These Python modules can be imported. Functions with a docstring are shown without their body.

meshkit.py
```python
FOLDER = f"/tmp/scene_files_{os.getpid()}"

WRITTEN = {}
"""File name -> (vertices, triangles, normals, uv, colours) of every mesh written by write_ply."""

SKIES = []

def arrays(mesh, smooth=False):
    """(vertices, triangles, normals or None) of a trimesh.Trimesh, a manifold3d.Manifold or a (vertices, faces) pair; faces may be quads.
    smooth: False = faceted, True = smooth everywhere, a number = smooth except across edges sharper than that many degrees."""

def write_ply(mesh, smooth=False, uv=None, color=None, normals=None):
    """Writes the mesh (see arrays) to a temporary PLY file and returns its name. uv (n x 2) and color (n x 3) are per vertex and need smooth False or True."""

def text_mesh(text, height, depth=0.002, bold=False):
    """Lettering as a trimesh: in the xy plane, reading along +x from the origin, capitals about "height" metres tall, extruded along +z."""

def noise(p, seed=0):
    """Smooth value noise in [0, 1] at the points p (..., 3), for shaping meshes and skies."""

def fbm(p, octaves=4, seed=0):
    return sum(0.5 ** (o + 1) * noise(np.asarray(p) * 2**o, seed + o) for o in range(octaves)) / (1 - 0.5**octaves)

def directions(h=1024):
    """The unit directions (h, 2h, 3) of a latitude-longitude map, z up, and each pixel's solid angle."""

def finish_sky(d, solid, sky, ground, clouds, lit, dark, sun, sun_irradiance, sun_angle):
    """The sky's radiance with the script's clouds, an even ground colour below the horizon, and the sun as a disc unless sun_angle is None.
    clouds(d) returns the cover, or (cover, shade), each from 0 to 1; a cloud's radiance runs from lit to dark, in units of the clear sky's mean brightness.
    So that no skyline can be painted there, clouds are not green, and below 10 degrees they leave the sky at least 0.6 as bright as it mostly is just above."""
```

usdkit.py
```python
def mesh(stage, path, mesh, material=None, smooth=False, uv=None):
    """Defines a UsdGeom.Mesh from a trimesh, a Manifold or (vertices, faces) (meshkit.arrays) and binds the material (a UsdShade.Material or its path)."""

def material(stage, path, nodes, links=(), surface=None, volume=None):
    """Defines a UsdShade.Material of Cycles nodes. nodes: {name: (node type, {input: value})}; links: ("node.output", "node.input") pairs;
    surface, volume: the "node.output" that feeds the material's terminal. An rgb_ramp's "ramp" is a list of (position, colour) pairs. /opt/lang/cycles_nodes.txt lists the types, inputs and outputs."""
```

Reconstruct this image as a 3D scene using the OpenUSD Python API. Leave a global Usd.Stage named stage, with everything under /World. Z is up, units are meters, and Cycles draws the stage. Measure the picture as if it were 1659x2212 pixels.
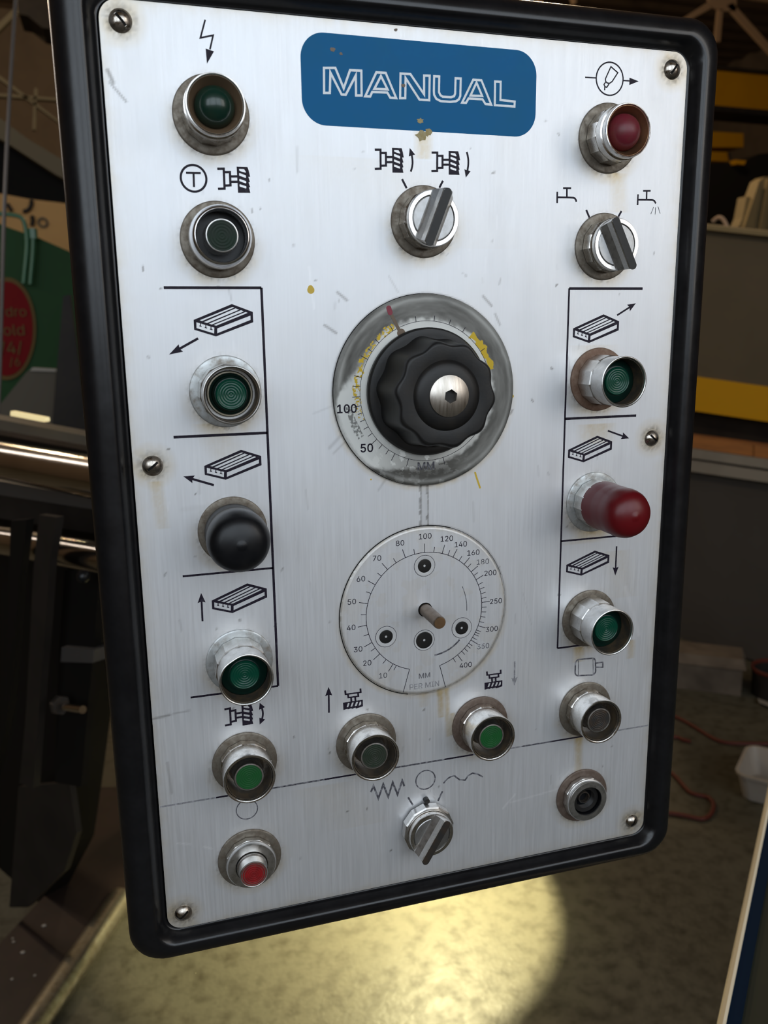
import math, random
import numpy as np, trimesh
from shapely.geometry import Polygon, LineString, Point, box as sbox
from shapely.ops import unary_union
from shapely import affinity
from pxr import Usd, UsdGeom, UsdLux, UsdShade, Sdf, Gf, Vt
import usdkit, meshkit

stage = Usd.Stage.CreateInMemory()
UsdGeom.SetStageUpAxis(stage, UsdGeom.Tokens.z)
UsdGeom.SetStageMetersPerUnit(stage, 1.0)
UsdGeom.Xform.Define(stage, '/World')
stage.SetDefaultPrim(stage.GetPrimAtPath('/World'))
rng = random.Random(7)
PI = math.pi
Z0 = 1.25                       # height of the middle of the face plate above the floor

# ---------------------------------------------------------------- camera
W_PX, H_PX, F_PX = 1659.0, 2212.0, 1818.4
RC = np.array([[0.95620082, 0.01262782, -0.29243892], [-0.0733864, 0.97750256, -0.19774526], [0.2833627, 0.21054522, 0.93561546]])
CAM = np.array([-0.15089457, -0.42211171, Z0 + 0.08888588])
def wvec(v): return np.array([v[0], v[2], -v[1]])            # panel x, down, in  ->  world x, y, z
RIGHT, DOWN, FWD = (wvec(RC[k]) for k in range(3))
SENSOR = 7.6
cam = UsdGeom.Camera.Define(stage, '/World/camera')
m4 = Gf.Matrix4d(*[float(a) for a in (*RIGHT, 0, *(-DOWN), 0, *(-FWD), 0, *CAM, 1)])
cam.AddTransformOp().Set(m4)
cam.CreateHorizontalApertureAttr(SENSOR)
cam.CreateVerticalApertureAttr(SENSOR * H_PX / W_PX)
cam.CreateFocalLengthAttr(SENSOR * F_PX / W_PX)
cam.CreateClippingRangeAttr(Gf.Vec2f(0.01, 200))
cam.CreateFStopAttr(3.5)
cam.CreateFocusDistanceAttr(0.455)
cam.CreateExposureAttr(0.0)

# ---------------------------------------------------------------- light: daylight from the windows behind, warm hall lamps
def rect_light(name, pos, target, w, h, inten, color):
    l = UsdLux.RectLight.Define(stage, '/World/' + name)
    l.CreateWidthAttr(w); l.CreateHeightAttr(h); l.CreateIntensityAttr(inten); l.CreateColorAttr(Gf.Vec3f(*color))
    p, t = np.array(pos, float), np.array(target, float)
    zax = (p - t) / np.linalg.norm(p - t); xax = np.cross([0, 0, 1.0], zax); xax /= np.linalg.norm(xax); yax = np.cross(zax, xax)
    l.AddTransformOp().Set(Gf.Matrix4d(*[float(a) for a in (*xax, 0, *yax, 0, *zax, 0, *p, 1)]))
    return l
DAY, WARM = (0.78, 0.89, 1.0), (1.0, 0.74, 0.45)
WINDOWS = [(-2.6, 1.6), (-0.8, 1.6), (1.0, 1.6), (2.8, 1.6)]             # x centre, width of the windows in the wall behind the camera
WALL_Y, WIN_Z, WIN_H = -3.0, 2.6, 2.4
for i, (wx, ww) in enumerate(WINDOWS):
    rect_light('window_light_%d' % (i + 1), (wx, WALL_Y + .18, WIN_Z), (wx, 0, WIN_Z), ww, WIN_H, (3.3, 3.0, 2.95, 3.2)[i], DAY if i < 3 else (0.97, 0.95, 0.92))
LAMPS = [(-3.0, 5.0, 5.6), (3.5, 6.0, 5.6), (3.0, 12.0, 5.6), (-3.0, 12.0, 5.6)]
for i, p in enumerate(LAMPS):
    l = UsdLux.SphereLight.Define(stage, '/World/hall_light_%d' % (i + 1))
    l.CreateRadiusAttr(0.15); l.CreateIntensityAttr(290.0); l.CreateColorAttr(Gf.Vec3f(*WARM)); l.AddTranslateOp().Set(Gf.Vec3d(*p))
# unseen strip light added for the long highlight on the rollers, parallel to them
ROLLER_LIGHT, ROLLER_LIGHT_AZ = np.array([-1.39, 2.40, 2.05]), math.radians(-32)
l = UsdLux.RectLight.Define(stage, '/World/added_roller_light')
l.CreateWidthAttr(2.6); l.CreateHeightAttr(0.10); l.CreateIntensityAttr(9.0); l.CreateColorAttr(Gf.Vec3f(1.0, .87, .76))
bxa = np.array([math.sin(ROLLER_LIGHT_AZ), math.cos(ROLLER_LIGHT_AZ), 0]); bza = np.array([-0.557, 0.694, 0.456]); bza -= bxa * (bza @ bxa); bza /= np.linalg.norm(bza); bya = np.cross(bza, bxa)
l.AddTransformOp().Set(Gf.Matrix4d(*[float(a) for a in (*bxa, 0, *bya, 0, *bza, 0, *ROLLER_LIGHT, 1)]))
dome = UsdLux.DomeLight.Define(stage, '/World/sky'); dome.CreateIntensityAttr(0.03); dome.CreateColorAttr(Gf.Vec3f(0.8, 0.9, 1.0))

# ---------------------------------------------------------------- helpers
used = {}
def numbered(parent, name):
    k = used.get((parent, name), 0); used[(parent, name)] = k + 1
    return name if k == 0 else '%s_%03d' % (name, k)
def tag(prim, label=None, cat=None, group=None, kind=None):
    for k, v in (('label', label), ('category', cat), ('group', group), ('kind', kind)):
        if v: prim.SetCustomDataByKey(k, v)
    return prim
def thing(name, label, cat, group=None, loc=None):
    x = UsdGeom.Xform.Define(stage, '/World/' + numbered('/World', name))
    if loc is not None: x.AddTranslateOp().Set(Gf.Vec3d(*[float(a) for a in loc]))
    return tag(x.GetPrim(), label, cat, group)
def obj(name, mesh, m, parent=None, smooth=35, label=None, kind=None):
    pp = str(parent.GetPath()) if parent is not None else '/World'
    me = usdkit.mesh(stage, pp + '/' + numbered(pp, name), mesh, m, smooth=smooth)
    return tag(me.GetPrim(), label, None, None, kind)
cat_ = trimesh.util.concatenate
def loc_of(parent):
    for op in UsdGeom.Xformable(parent).GetOrderedXformOps(): return np.array(op.Get())
    return np.zeros(3)

def mat(name, col, rough=0.5, metal=0.0, var=None, bump=None, coat=0.0, rvar=None, spec=None, emit=None):
    """var = (scale or (sx, sy, sz), amount, second colour, low, high); bump = (scale, height in metres)"""
    p = {'base_color': col, 'roughness': rough, 'metallic': metal, 'coat_weight': coat}
    if spec is not None: p['specular_ior_level'] = spec
    if emit: p['emission_color'] = emit[0]; p['emission_strength'] = emit[1]
    nodes, links = {'p': ('principled_bsdf', p), 'g': ('texture_coordinate', {})}, []
    if var:
        sc = var[0] if np.ndim(var[0]) else (var[0],) * 3
        lo, hi = (var[3], var[4]) if len(var) > 3 else (0.4, 0.65)
        nodes['mp'] = ('mapping', {'scale': sc}); nodes['n'] = ('noise_texture', {'scale': 1.0, 'detail': 5.0, 'roughness': 0.6})
        nodes['r'] = ('map_range', {'from_min': lo, 'from_max': hi, 'to_min': 0.0, 'to_max': var[1]})
        nodes['mx'] = ('mix', {'color1': col, 'color2': var[2]})
        links += [('g.object', 'mp.vector'), ('mp.vector', 'n.vector'), ('n.fac', 'r.value'), ('r.result', 'mx.fac'), ('mx.color', 'p.base_color')]
        if rvar is not None:
            nodes['rr'] = ('map_range', {'from_min': lo, 'from_max': hi, 'to_min': rough, 'to_max': rvar})
            links += [('n.fac', 'rr.value'), ('rr.result', 'p.roughness')]
    if bump:
        nodes['bn'] = ('noise_texture', {'scale': bump[0], 'detail': 4.0}); nodes['b'] = ('bump', {'distance': bump[1], 'strength': 1.0})
        links += [('g.object', 'bn.vector'), ('bn.fac', 'b.height'), ('b.normal', 'p.normal')]
    return usdkit.material(stage, '/World/Looks/' + name, nodes, links, surface='p.BSDF')

# materials
def plate_material():
    nodes = {'a': ('attribute', {'attribute': 'wear'}), 's': ('separate_color', {'color_type': 'rgb'}),
             'g': ('texture_coordinate', {}), 'mp': ('mapping', {'scale': (900, 60, 25)}), 'n': ('noise_texture', {'scale': 1.0, 'detail': 4.0}),
             'm1': ('mix', {'color1': (0.76, 0.77, 0.79), 'color2': (0.62, 0.50, 0.30)}), 'm2': ('mix', {'color2': (0.10, 0.085, 0.07)}),
             'm3': ('mix', {'color2': (0.93, 0.93, 0.95)}), 'v': ('map_range', {'from_min': 0.3, 'from_max': 0.7, 'to_min': 0.97, 'to_max': 1.025}),
             'hv': ('hsv', {}), 'rr': ('map_range', {'from_min': 0.3, 'from_max': 0.7, 'to_min': 0.46, 'to_max': 0.52}),
             'p': ('principled_bsdf', {'metallic': 0.7})}
    links = [('a.color', 's.color'), ('g.object', 'mp.vector'), ('mp.vector', 'n.vector'), ('s.r', 'm1.fac'), ('m1.color', 'm2.color1'), ('s.g', 'm2.fac'),
             ('m2.color', 'm3.color1'), ('s.b', 'm3.fac'), ('n.fac', 'v.value'), ('v.result', 'hv.value'), ('m3.color', 'hv.color'), ('hv.color', 'p.base_color'),
             ('n.fac', 'rr.value'), ('rr.result', 'p.roughness')]
    return usdkit.material(stage, '/World/Looks/face_plate', nodes, links, surface='p.BSDF')
def wear_material(name, base, grime, dark, rough, metal):
    nodes = {'a': ('attribute', {'attribute': 'wear'}), 's': ('separate_color', {'color_type': 'rgb'}),
             'm1': ('mix', {'color1': base, 'color2': grime}), 'm2': ('mix', {'color2': dark}), 'm3': ('mix', {'color2': (0.62, 0.42, 0.02)}),
             'p': ('principled_bsdf', {'metallic': metal, 'roughness': rough, 'specular_ior_level': 0.35})}
    links = [('a.color', 's.color'), ('s.r', 'm1.fac'), ('m1.color', 'm2.color1'), ('s.g', 'm2.fac'), ('m2.color', 'm3.color1'), ('s.b', 'm3.fac'), ('m3.color', 'p.base_color')]
    return usdkit.material(stage, '/World/Looks/' + name, nodes, links, surface='p.BSDF')
M = dict(
    plate=plate_material(),
    dial=wear_material('dial_disc', (0.72, 0.72, 0.68), (0.075, 0.071, 0.060), (0.022, 0.020, 0.017), 0.42, 0.0),
    housing=mat('housing_black', (0.006, 0.006, 0.007), 0.25, 0.0, (60, 0.5, (0.009, 0.009, 0.0105)), None, rvar=0.30, spec=0.5),
    ink=mat('ink', (0.016, 0.012, 0.022), 0.45, 0.0, (500, 0.35, (0.10, 0.095, 0.12), 0.55, 0.75), spec=0.15),
    ink_worn=mat('ink_worn', (0.07, 0.068, 0.08), 0.45, 0.0, (420, 0.9, (0.34, 0.34, 0.36), 0.48, 0.7), spec=.15),
    ink_faint=mat('ink_faint', (0.20, 0.198, 0.21), 0.45, 0.0, (420, 0.8, (0.42, 0.42, 0.44), 0.46, 0.66), spec=.15),
    blue=mat('sign_blue', (0.005, 0.115, 0.285), 0.42, 0.0, (28, 0.5, (0.010, 0.115, 0.22), 0.45, 0.7), spec=.1),
    white=mat('sign_white', (0.78, 0.82, 0.86), 0.4, 0.0, (90, 0.5, (0.62, 0.58, 0.40), 0.6, 0.72), spec=.3),
    chrome=mat('worn_chrome', (0.74, 0.72, 0.69), 0.22, 1.0, (300, 0.4, (0.42, 0.37, 0.30), 0.5, 0.8), rvar=0.36),
    disc_steel=mat('disc_steel', (0.45, 0.45, 0.45), 0.4, 1.0, (260, 0.5, (0.3, 0.29, 0.27))),
    steel=mat('satin_steel', (0.66, 0.65, 0.63), 0.34, 1.0, (260, 0.4, (0.44, 0.41, 0.36), 0.5, 0.8), rvar=0.44),
    inner=mat('grimy_bore', (0.06, 0.052, 0.042), 0.55, 0.3, (180, 0.9, (0.13, 0.09, 0.05))),
    washer=mat('grimy_washer', (0.21, 0.185, 0.15), 0.45, 0.6, (330, 0.75, (0.11, 0.08, 0.055), 0.4, 0.7), rvar=0.62),
    washer_zinc=mat('zinc_washer', (0.52, 0.54, 0.54), 0.42, 0.7, (200, 0.8, (0.20, 0.155, 0.11), 0.46, 0.7), rvar=0.6),
    washer_brown=mat('brown_washer', (0.125, 0.088, 0.068), 0.55, 0.4, (300, 0.8, (0.20, 0.155, 0.125), 0.42, 0.68)),
    seat=mat('screw_seat', (0.60, 0.60, 0.60), 0.5, 0.3),
    stain=mat('ochre_stain', (0.33, 0.25, 0.10), 0.5, 0.0, (240, 0.7, (0.42, 0.38, 0.24)), spec=.2),
    washer_rust=mat('rusty_washer', (0.165, 0.095, 0.062), 0.6, 0.3, (300, 0.8, (0.24, 0.165, 0.12), 0.42, 0.68)),
    bright_chrome=mat('bright_chrome', (0.86, 0.86, 0.87), 0.2, 1.0),
    lens_body=mat('lens_body', (0.0015, 0.017, 0.012), 0.3, 0.0, (120, 0.5, (0.004, 0.012, 0.01)), spec=.4),
    green_lens=mat('green_lens', (0.001, 0.050, 0.028), 0.25, 0.0, (160, 0.5, (0.012, 0.045, 0.034), 0.5, 0.7), spec=.45),
    green_dark=mat('green_disc_dark', (0.008, 0.022, 0.012), 0.5, 0.0, (150, 0.6, (0.018, 0.022, 0.018)), spec=.2),
    green_mid=mat('green_disc', (0.012, 0.085, 0.022), 0.4, 0.0, (150, 0.4, (0.02, 0.07, 0.03)), spec=.2),
    green_grey=mat('green_disc_dirty', (0.022, 0.036, 0.022), 0.5, 0.2, (150, 0.6, (0.045, 0.045, 0.036)), spec=.3),
    green_dome=mat('green_dome', (0.004, 0.026, 0.017), 0.30, 0.0, (110, 0.8, (0.014, 0.03, 0.016), 0.45, 0.7), coat=0.3),
    red_dome=mat('red_dome', (0.16, 0.014, 0.026), 0.42, 0.0, (110, 0.8, (0.13, 0.035, 0.03), 0.45, 0.7)),
    red_disc=mat('red_disc', (0.24, 0.012, 0.014), 0.42, 0.0, (300, 0.5, (0.10, 0.012, 0.012)), spec=.25),
    red_rubber=mat('red_rubber', (0.125, 0.003, 0.006), 0.36, 0.0, (60, 0.5, (0.10, 0.010, 0.012)), spec=.45),
    black_rubber=mat('black_rubber', (0.004, 0.0045, 0.006), 0.36, 0.0, (160, 0.6, (0.01, 0.01, 0.011)), spec=.4),
    black_plastic=mat('black_plastic', (0.009, 0.0088, 0.0088), 0.44, 0.0, (120, 0.7, (0.017, 0.0145, 0.012)), (900, 0.00003), spec=.4),
    knurl=mat('black_steel', (0.05, 0.048, 0.045), 0.5, 0.6, (250, 0.7, (0.09, 0.06, 0.04))),
    nickel=mat('brushed_nickel', (0.60, 0.55, 0.49), 0.32, 1.0, ((700, 60, 60), 0.4, (0.48, 0.43, 0.36)), rvar=0.42),
    brass=mat('brass', (0.34, 0.20, 0.10), 0.42, 0.9, (160, 0.6, (0.20, 0.14, 0.09))),
    shaft=mat('shaft_steel', (0.20, 0.155, 0.12), 0.42, 0.9, (300, 0.6, (0.13, 0.09, 0.06))),
    screw=mat('screw_steel', (0.46, 0.42, 0.37), 0.24, 1.0, (260, 0.85, (0.13, 0.09, 0.055), 0.45, 0.7), rvar=0.55),
    red_paint=mat('red_pointer', (0.22, 0.01, 0.03), 0.4),
    pointer=mat('brown_pointer', (0.13, 0.085, 0.05), 0.4),
    yellow_paint=mat('yellow_paint', (0.62, 0.42, 0.04), 0.45),
    # background
    floor=mat('floor_concrete', (0.086, 0.079, 0.056), 0.5, 0.0, (26, 0.8, (0.036, 0.030, 0.018), 0.46, 0.7), (90, 0.0012), rvar=0.6, spec=.22),
    floor_plate=mat('rusty_plate', (0.034, 0.021, 0.016), 0.5, 0.0, (6, 0.8, (0.018, 0.013, 0.011), 0.42, 0.62), spec=.3),
    wall=mat('hall_wall', (0.16, 0.12, 0.085), 0.8, 0.0, (2, 0.5, (0.11, 0.08, 0.06))),
    wall_bright=mat('hall_wall_light', (0.35, 0.33, 0.30), 0.8),
    deck=mat('roof_deck', (0.11, 0.075, 0.05), 0.6, 0.1, (3, 0.5, (0.06, 0.045, 0.03))),
    truss=mat('truss_paint', (0.45, 0.30, 0.19), 0.6),
    crane=mat('crane_yellow', (0.42, 0.20, 0.004), 0.6, 0.0, (2, 0.5, (0.34, 0.16, 0.004)), spec=.1),
    near_black=mat('dull_black', (0.007, 0.006, 0.005), 0.7, 0.0, spec=.15),  # even near-black tone for dark parts, lines and recesses
    near_black2=mat('dark_brown_steel', (0.022, 0.018, 0.015), 0.55, 0.0, (9, 0.7, (0.011, 0.0095, 0.009)), spec=.25),
    grey=mat('machine_grey', (0.125, 0.10, 0.066), 0.6, 0.0, (2.2, 0.6, (0.095, 0.08, 0.054)), spec=.2),
    dgrey=mat('machine_dark_grey', (0.066, 0.060, 0.056), 0.55, 0.0, (2.2, 0.6, (0.05, 0.044, 0.038))),
    stripe=mat('safety_yellow', (0.60, 0.30, 0.003), 0.5),
    wood=mat('orange_timber', (0.40, 0.155, 0.04), 0.7, 0.0, ((4, 4, 30), 0.7, (0.2, 0.085, 0.03))),
    ledge=mat('pale_ledge', (0.30, 0.275, 0.235), 0.5, 0.1, (6, 0.5, (0.22, 0.2, 0.17))),
    card=mat('stained_board', (0.13, 0.10, 0.072), 0.75, 0.0, (7, 0.8, (0.075, 0.055, 0.038), 0.42, 0.6)),
    tray=mat('cloudy_plastic', (0.42, 0.38, 0.33), 0.45, 0.0, (9, 0.5, (0.30, 0.26, 0.22))),
    hose=mat('red_hose', (0.10, 0.016, 0.008), 0.5),
    tarp=mat('tan_sheet', (0.26, 0.20, 0.10), 0.7, 0.0, (3, 0.5, (0.18, 0.14, 0.07))),
    green=mat('machine_green', (0.018, 0.062, 0.020), 0.6, 0.0, (2, 0.5, (0.014, 0.05, 0.016)), spec=.15),
    green_pipe=mat('pipe_green', (0.05, 0.16, 0.085), 0.35),
    tanwall=mat('tan_partition', (0.66, 0.39, 0.155), 0.8, 0.0, (3, 0.5, (0.58, 0.34, 0.14)), spec=.2),
    beam=mat('beam_olive', (0.12, 0.10, 0.055), 0.6),
    emblem_red=mat('emblem_red', (0.16, 0.004, 0.006), 0.6, spec=.1),
    emblem_gold=mat('emblem_gold', (0.13, 0.085, 0.03), 0.6, spec=.1),
    panelgrey=mat('guard_grey', (0.10, 0.088, 0.068), 0.6, spec=.2),
    roller=mat('polished_roller', (0.55, 0.52, 0.49), 0.16, 1.0, (14, 0.4, (0.4, 0.36, 0.32))),
    rail=mat('worn_steel_edge', (0.34, 0.31, 0.24), 0.40, 0.9, ((60, 60, 60), 0.8, (0.2, 0.165, 0.11), 0.4, 0.66), rvar=0.5),
    cable=mat('grey_cable', (0.07, 0.06, 0.055), 0.5),
    reflection_glow=mat('painted_reflection', (0.8, 0.7, 0.4), 0.5, emit=((1.0, 0.82, 0.42), 0.6)),  # glow put into the colour to imitate reflected light on the shelf
    bluebench=mat('bench_blue', (0.003, 0.013, 0.034), 0.6, spec=.05),
    benchmat=mat('bench_mat', (0.034, 0.036, 0.024), 0.7, 0.0, (9, 0.6, (0.026, 0.028, 0.02)), spec=.2),
    edge=mat('bench_edge', (0.86, 0.82, 0.66), 0.4),
    shade=mat('lamp_shade', (0.05, 0.06, 0.05), 0.5),
    bulb=mat('lamp_bulb', (1, 0.95, 0.8), 0.5, emit=((1.0, 0.86, 0.42), 5.0)),
)

# geometry helpers: everything on the panel is drawn in millimetres (x right, y up, h out of the plate)
def PF(v):
    v = np.asarray(v, float)
    return np.stack([v[:, 0], -v[:, 2], v[:, 1]], 1) / 1000.0
def pf(mesh, x=0, y=0, h=0):
    m = mesh.copy(); m.vertices = PF(np.asarray(m.vertices) + [x, y, h]); return m
def lathe(prof, n=64, x=0, y=0, close=True):
    """profile of (r, h) from the axis or an inner edge outwards; a closed loop if close"""
    prof = [(max(r, 0.0), h) for r, h in prof]
    if close and prof[0] != prof[-1]: prof = prof + [prof[0]]
    a = np.linspace(0, 2 * PI, n, endpoint=False)
    P = np.array(prof); V = np.stack([np.outer(P[:, 0], np.cos(a)), np.outer(P[:, 0], np.sin(a)), np.repeat(P[:, 1:2], n, 1)], -1).reshape(-1, 3)
    F = []
    j = np.arange(n); j2 = (j + 1) % n
    for i in range(len(P) - 1):
        A, B = i * n, (i + 1) * n
        F += [np.stack([A + j, A + j2, B + j2], 1), np.stack([A + j, B + j2, B + j], 1)]
    m = trimesh.Trimesh(V, np.concatenate(F), process=False)
    m.merge_vertices(); m.update_faces(m.nondegenerate_faces()); m.fix_normals()
    return pf(m, x, y)
def polys(g): return [q for q in getattr(g, 'geoms', [g]) if q.geom_type == 'Polygon' and q.area > 1e-6]
def extr(g, h0, h1):
    ms = []
    for q in polys(g):
        m = trimesh.creation.extrude_polygon(q, h1 - h0, engine='earcut'); m.apply_translation([0, 0, h0]); ms.append(m)
    return pf(cat_(ms))
INK0, INK1 = -0.02, 0.07
def ink(name, g, m='ink', parent=None, h=0.0, label=None):
    return obj(name, extr(g, h + INK0, h + INK1), M[m], parent, smooth=False, label=label)
def line(pts, w, cap=2): return LineString(pts).buffer(w / 2, cap_style=cap, join_style=2)
def rrect(cx, cy, hw, hh, r): return sbox(cx - hw + r, cy - hh + r, cx + hw - r, cy + hh - r).buffer(r, 16)
def hull(pts): return trimesh.convex.convex_hull(np.array(pts, float))
LAMP_I = 56000.0
# measured outlines of the printed symbols, millimetres
MANUAL=[([(-50.03,210.74),(-44.27,211.14),(-40.48,202.64),(-37.24,210.66),(-31.46,210.8),(-31.52,199.6),(-34.55,199.42),(-34.52,207.93),(-39.46,199.44),(-41.65,199.44),(-46.72,208.4),(-47.24,199.74),(-50.27,199.55)],[]),([(-24.15,210.59),(-19.3,210.66),(-13.94,199.49),(-17.26,199.49),(-18.74,201.72),(-26.22,201.52),(-27.3,199.4),(-30.05,199.36)],[(-21.79,208.78),(-25.01,203.18),(-18.72,203.38)]),([(-11.94,210.9),(-6.71,210.99),(0.15,202.56),(0.17,210.8),(3.32,210.94),(3.08,199.58),(-2.18,199.53),(-9.16,208.64),(-9.38,199.77),(-12.27,199.59)],[]),([(5.41,210.88),(8.35,210.95),(8.21,203.74),(8.91,202.44),(10.08,201.83),(14.4,201.89),(15.97,202.4),(16.52,203.59),(16.71,210.7),(19.7,210.77),(19.52,202.62),(18.74,201.0),(17.17,199.95),(14.01,199.49),(8.92,199.52),(6.58,200.47),(5.41,202.22),(5.25,203.89)],[]),([(26.2,210.66),(30.75,210.69),(36.39,199.51),(32.99,199.59),(31.35,201.7),(23.9,201.65),(22.56,199.52),(20.18,199.52)],[(28.05,209.08),(25.08,203.3),(31.0,203.46)]),([(37.99,210.62),(41.31,210.7),(41.3,202.23),(49.26,201.94),(49.15,199.36),(38.01,199.4)],[])]
CUT_LINES=[[(-25.55,175.58),(-22.59,175.71),(-22.64,166.86),(-25.69,166.67)],[(-22.61,174.17),(-19.81,174.3),(-19.82,168.43),(-22.62,168.22)],[(-19.87,172.4),(-16.45,172.54)],[(-19.8,170.01),(-16.48,170.15)]]
CUT_BODY=[(-16.58,176.85),(-11.52,176.86),(-10.99,175.27),(-10.47,172.61),(-11.3,172.51),(-10.67,170.26),(-11.33,170.07),(-10.69,167.98),(-11.24,167.8),(-10.71,165.37),(-16.46,165.25)]
CUT_HOLES=[[(-15.51,175.87),(-13.16,175.82),(-12.09,174.25),(-15.34,175.08)],[(-15.53,174.1),(-12.46,173.1),(-12.47,171.97),(-15.54,172.97)],[(-15.56,171.52),(-12.49,170.51),(-12.49,169.54),(-15.57,170.54)],[(-15.58,169.09),(-12.51,168.24),(-12.52,167.26),(-15.59,168.11)]]
TAB_OUT=[(-98.57,102.41),(-88.63,98.64),(-88.62,93.73),(-106.93,87.18),(-117.12,90.45),(-117.11,95.09)]
TAB_HOLES=[[(-98.42,101.01),(-97.42,100.75),(-113.2,94.51),(-114.29,94.89)],[(-96.87,100.38),(-95.21,99.71),(-110.85,93.57),(-112.31,94.03)],[(-94.27,99.52),(-92.98,98.89),(-108.67,92.82),(-109.94,93.27)],[(-92.05,98.66),(-91.12,98.21),(-106.65,92.24),(-107.75,92.62)],[(-106.16,90.95),(-89.85,96.9),(-89.87,94.86),(-106.29,88.65)],[(-115.89,93.99),(-107.52,91.33),(-107.75,88.56),(-115.97,91.24)]]
TAB_TEES=[[(-113.99,93.6),(-114.0,92.14)],[(-114.59,92.29),(-113.5,91.91)],[(-111.54,92.66),(-111.54,91.3)],[(-112.08,91.53),(-110.99,91.15)],[(-109.09,91.9),(-109.1,90.46)],[(-109.64,90.69),(-108.44,90.31)]]
TAB_PLACES=[(-117.1,87.2,-88.6,102.4),(-116.1,16.7,-87.6,31.4),(-116.3,-53.6,-87.7,-38.4),(86.8,80.8,115.4,96.2),(86.3,14.0,114.4,28.8),(87.6,-53.5,116.0,-39.0)]
CUT_PLACES=[(-102.39,153.47,-87.02,165.04),(-25.55,165.37,-10.47,176.85),(4.06,165.53,19.51,176.81),(-113.16,-117.29,-97.87,-105.18),(-48.2,-116.88,-36.84,-105.19),(36.8,-116.92,48.15,-105.53)]
ARROWS=[[(-115.47,86.38),(-129.6,78.99)],[(-111.91,14.33),(-126.53,19.7)],[(-121.52,-56.31),(-121.35,-41.13)],[(113.98,95.64),(125.58,102.11)],[(111.29,31.34),(125.51,26.26)],[(120.6,-37.64),(120.59,-55.6)],[(-56.32,-117.06),(-56.14,-101.83)],[(55.88,-101.45),(55.92,-116.86)]]
CURVES=[[(-6.86,166.24),(-6.11,168.49),(-5.84,171.11),(-6.26,173.7),(-7.26,177.22)],[(23.12,176.64),(23.9,174.02),(24.01,171.04),(23.65,168.36),(22.73,164.48)],[(-94.19,-105.57),(-92.97,-109.48),(-92.84,-113.25),(-94.74,-118.11)]]
MARKS=[[(-11.44,162.52),(-9.04,158.27)],[(10.3,162.51),(8.36,159.12)],[(92.3,150.73),(94.32,146.94)],[(113.79,150.73),(112.04,147.81)],[(-10.61,-177.18),(-7.72,-182.76)],[(10.75,-177.17),(7.95,-183.01)]]
TAPS=[[[(74.72,159.35),(74.83,153.66)],[(74.82,156.64),(80.51,156.74),(84.17,156.7),(85.27,156.37),(85.95,155.52),(86.2,154.72)],[(80.34,161.35),(80.47,156.74)],[(78.07,161.27),(82.78,161.43)]],[[(123.62,159.63),(123.63,154.1)],[(123.65,156.83),(129.11,156.96),(132.9,157.0),(134.08,156.58),(135.08,155.29)],[(128.96,161.67),(129.11,156.96)],[(126.69,161.53),(131.37,161.68)]]]
SPRAY=[[(133.82,153.37),(132.22,149.54)],[(134.98,153.21),(134.99,149.5)],[(136.57,153.63),(138.19,150.07)]]
BOLT=[(-104.21,226.79),(-106.75,219.16),(-101.01,220.65),(-102.76,214.69)]
BOLT_HEAD=[(-104.66,214.9),(-100.99,213.99),(-104.45,208.58)]
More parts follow.
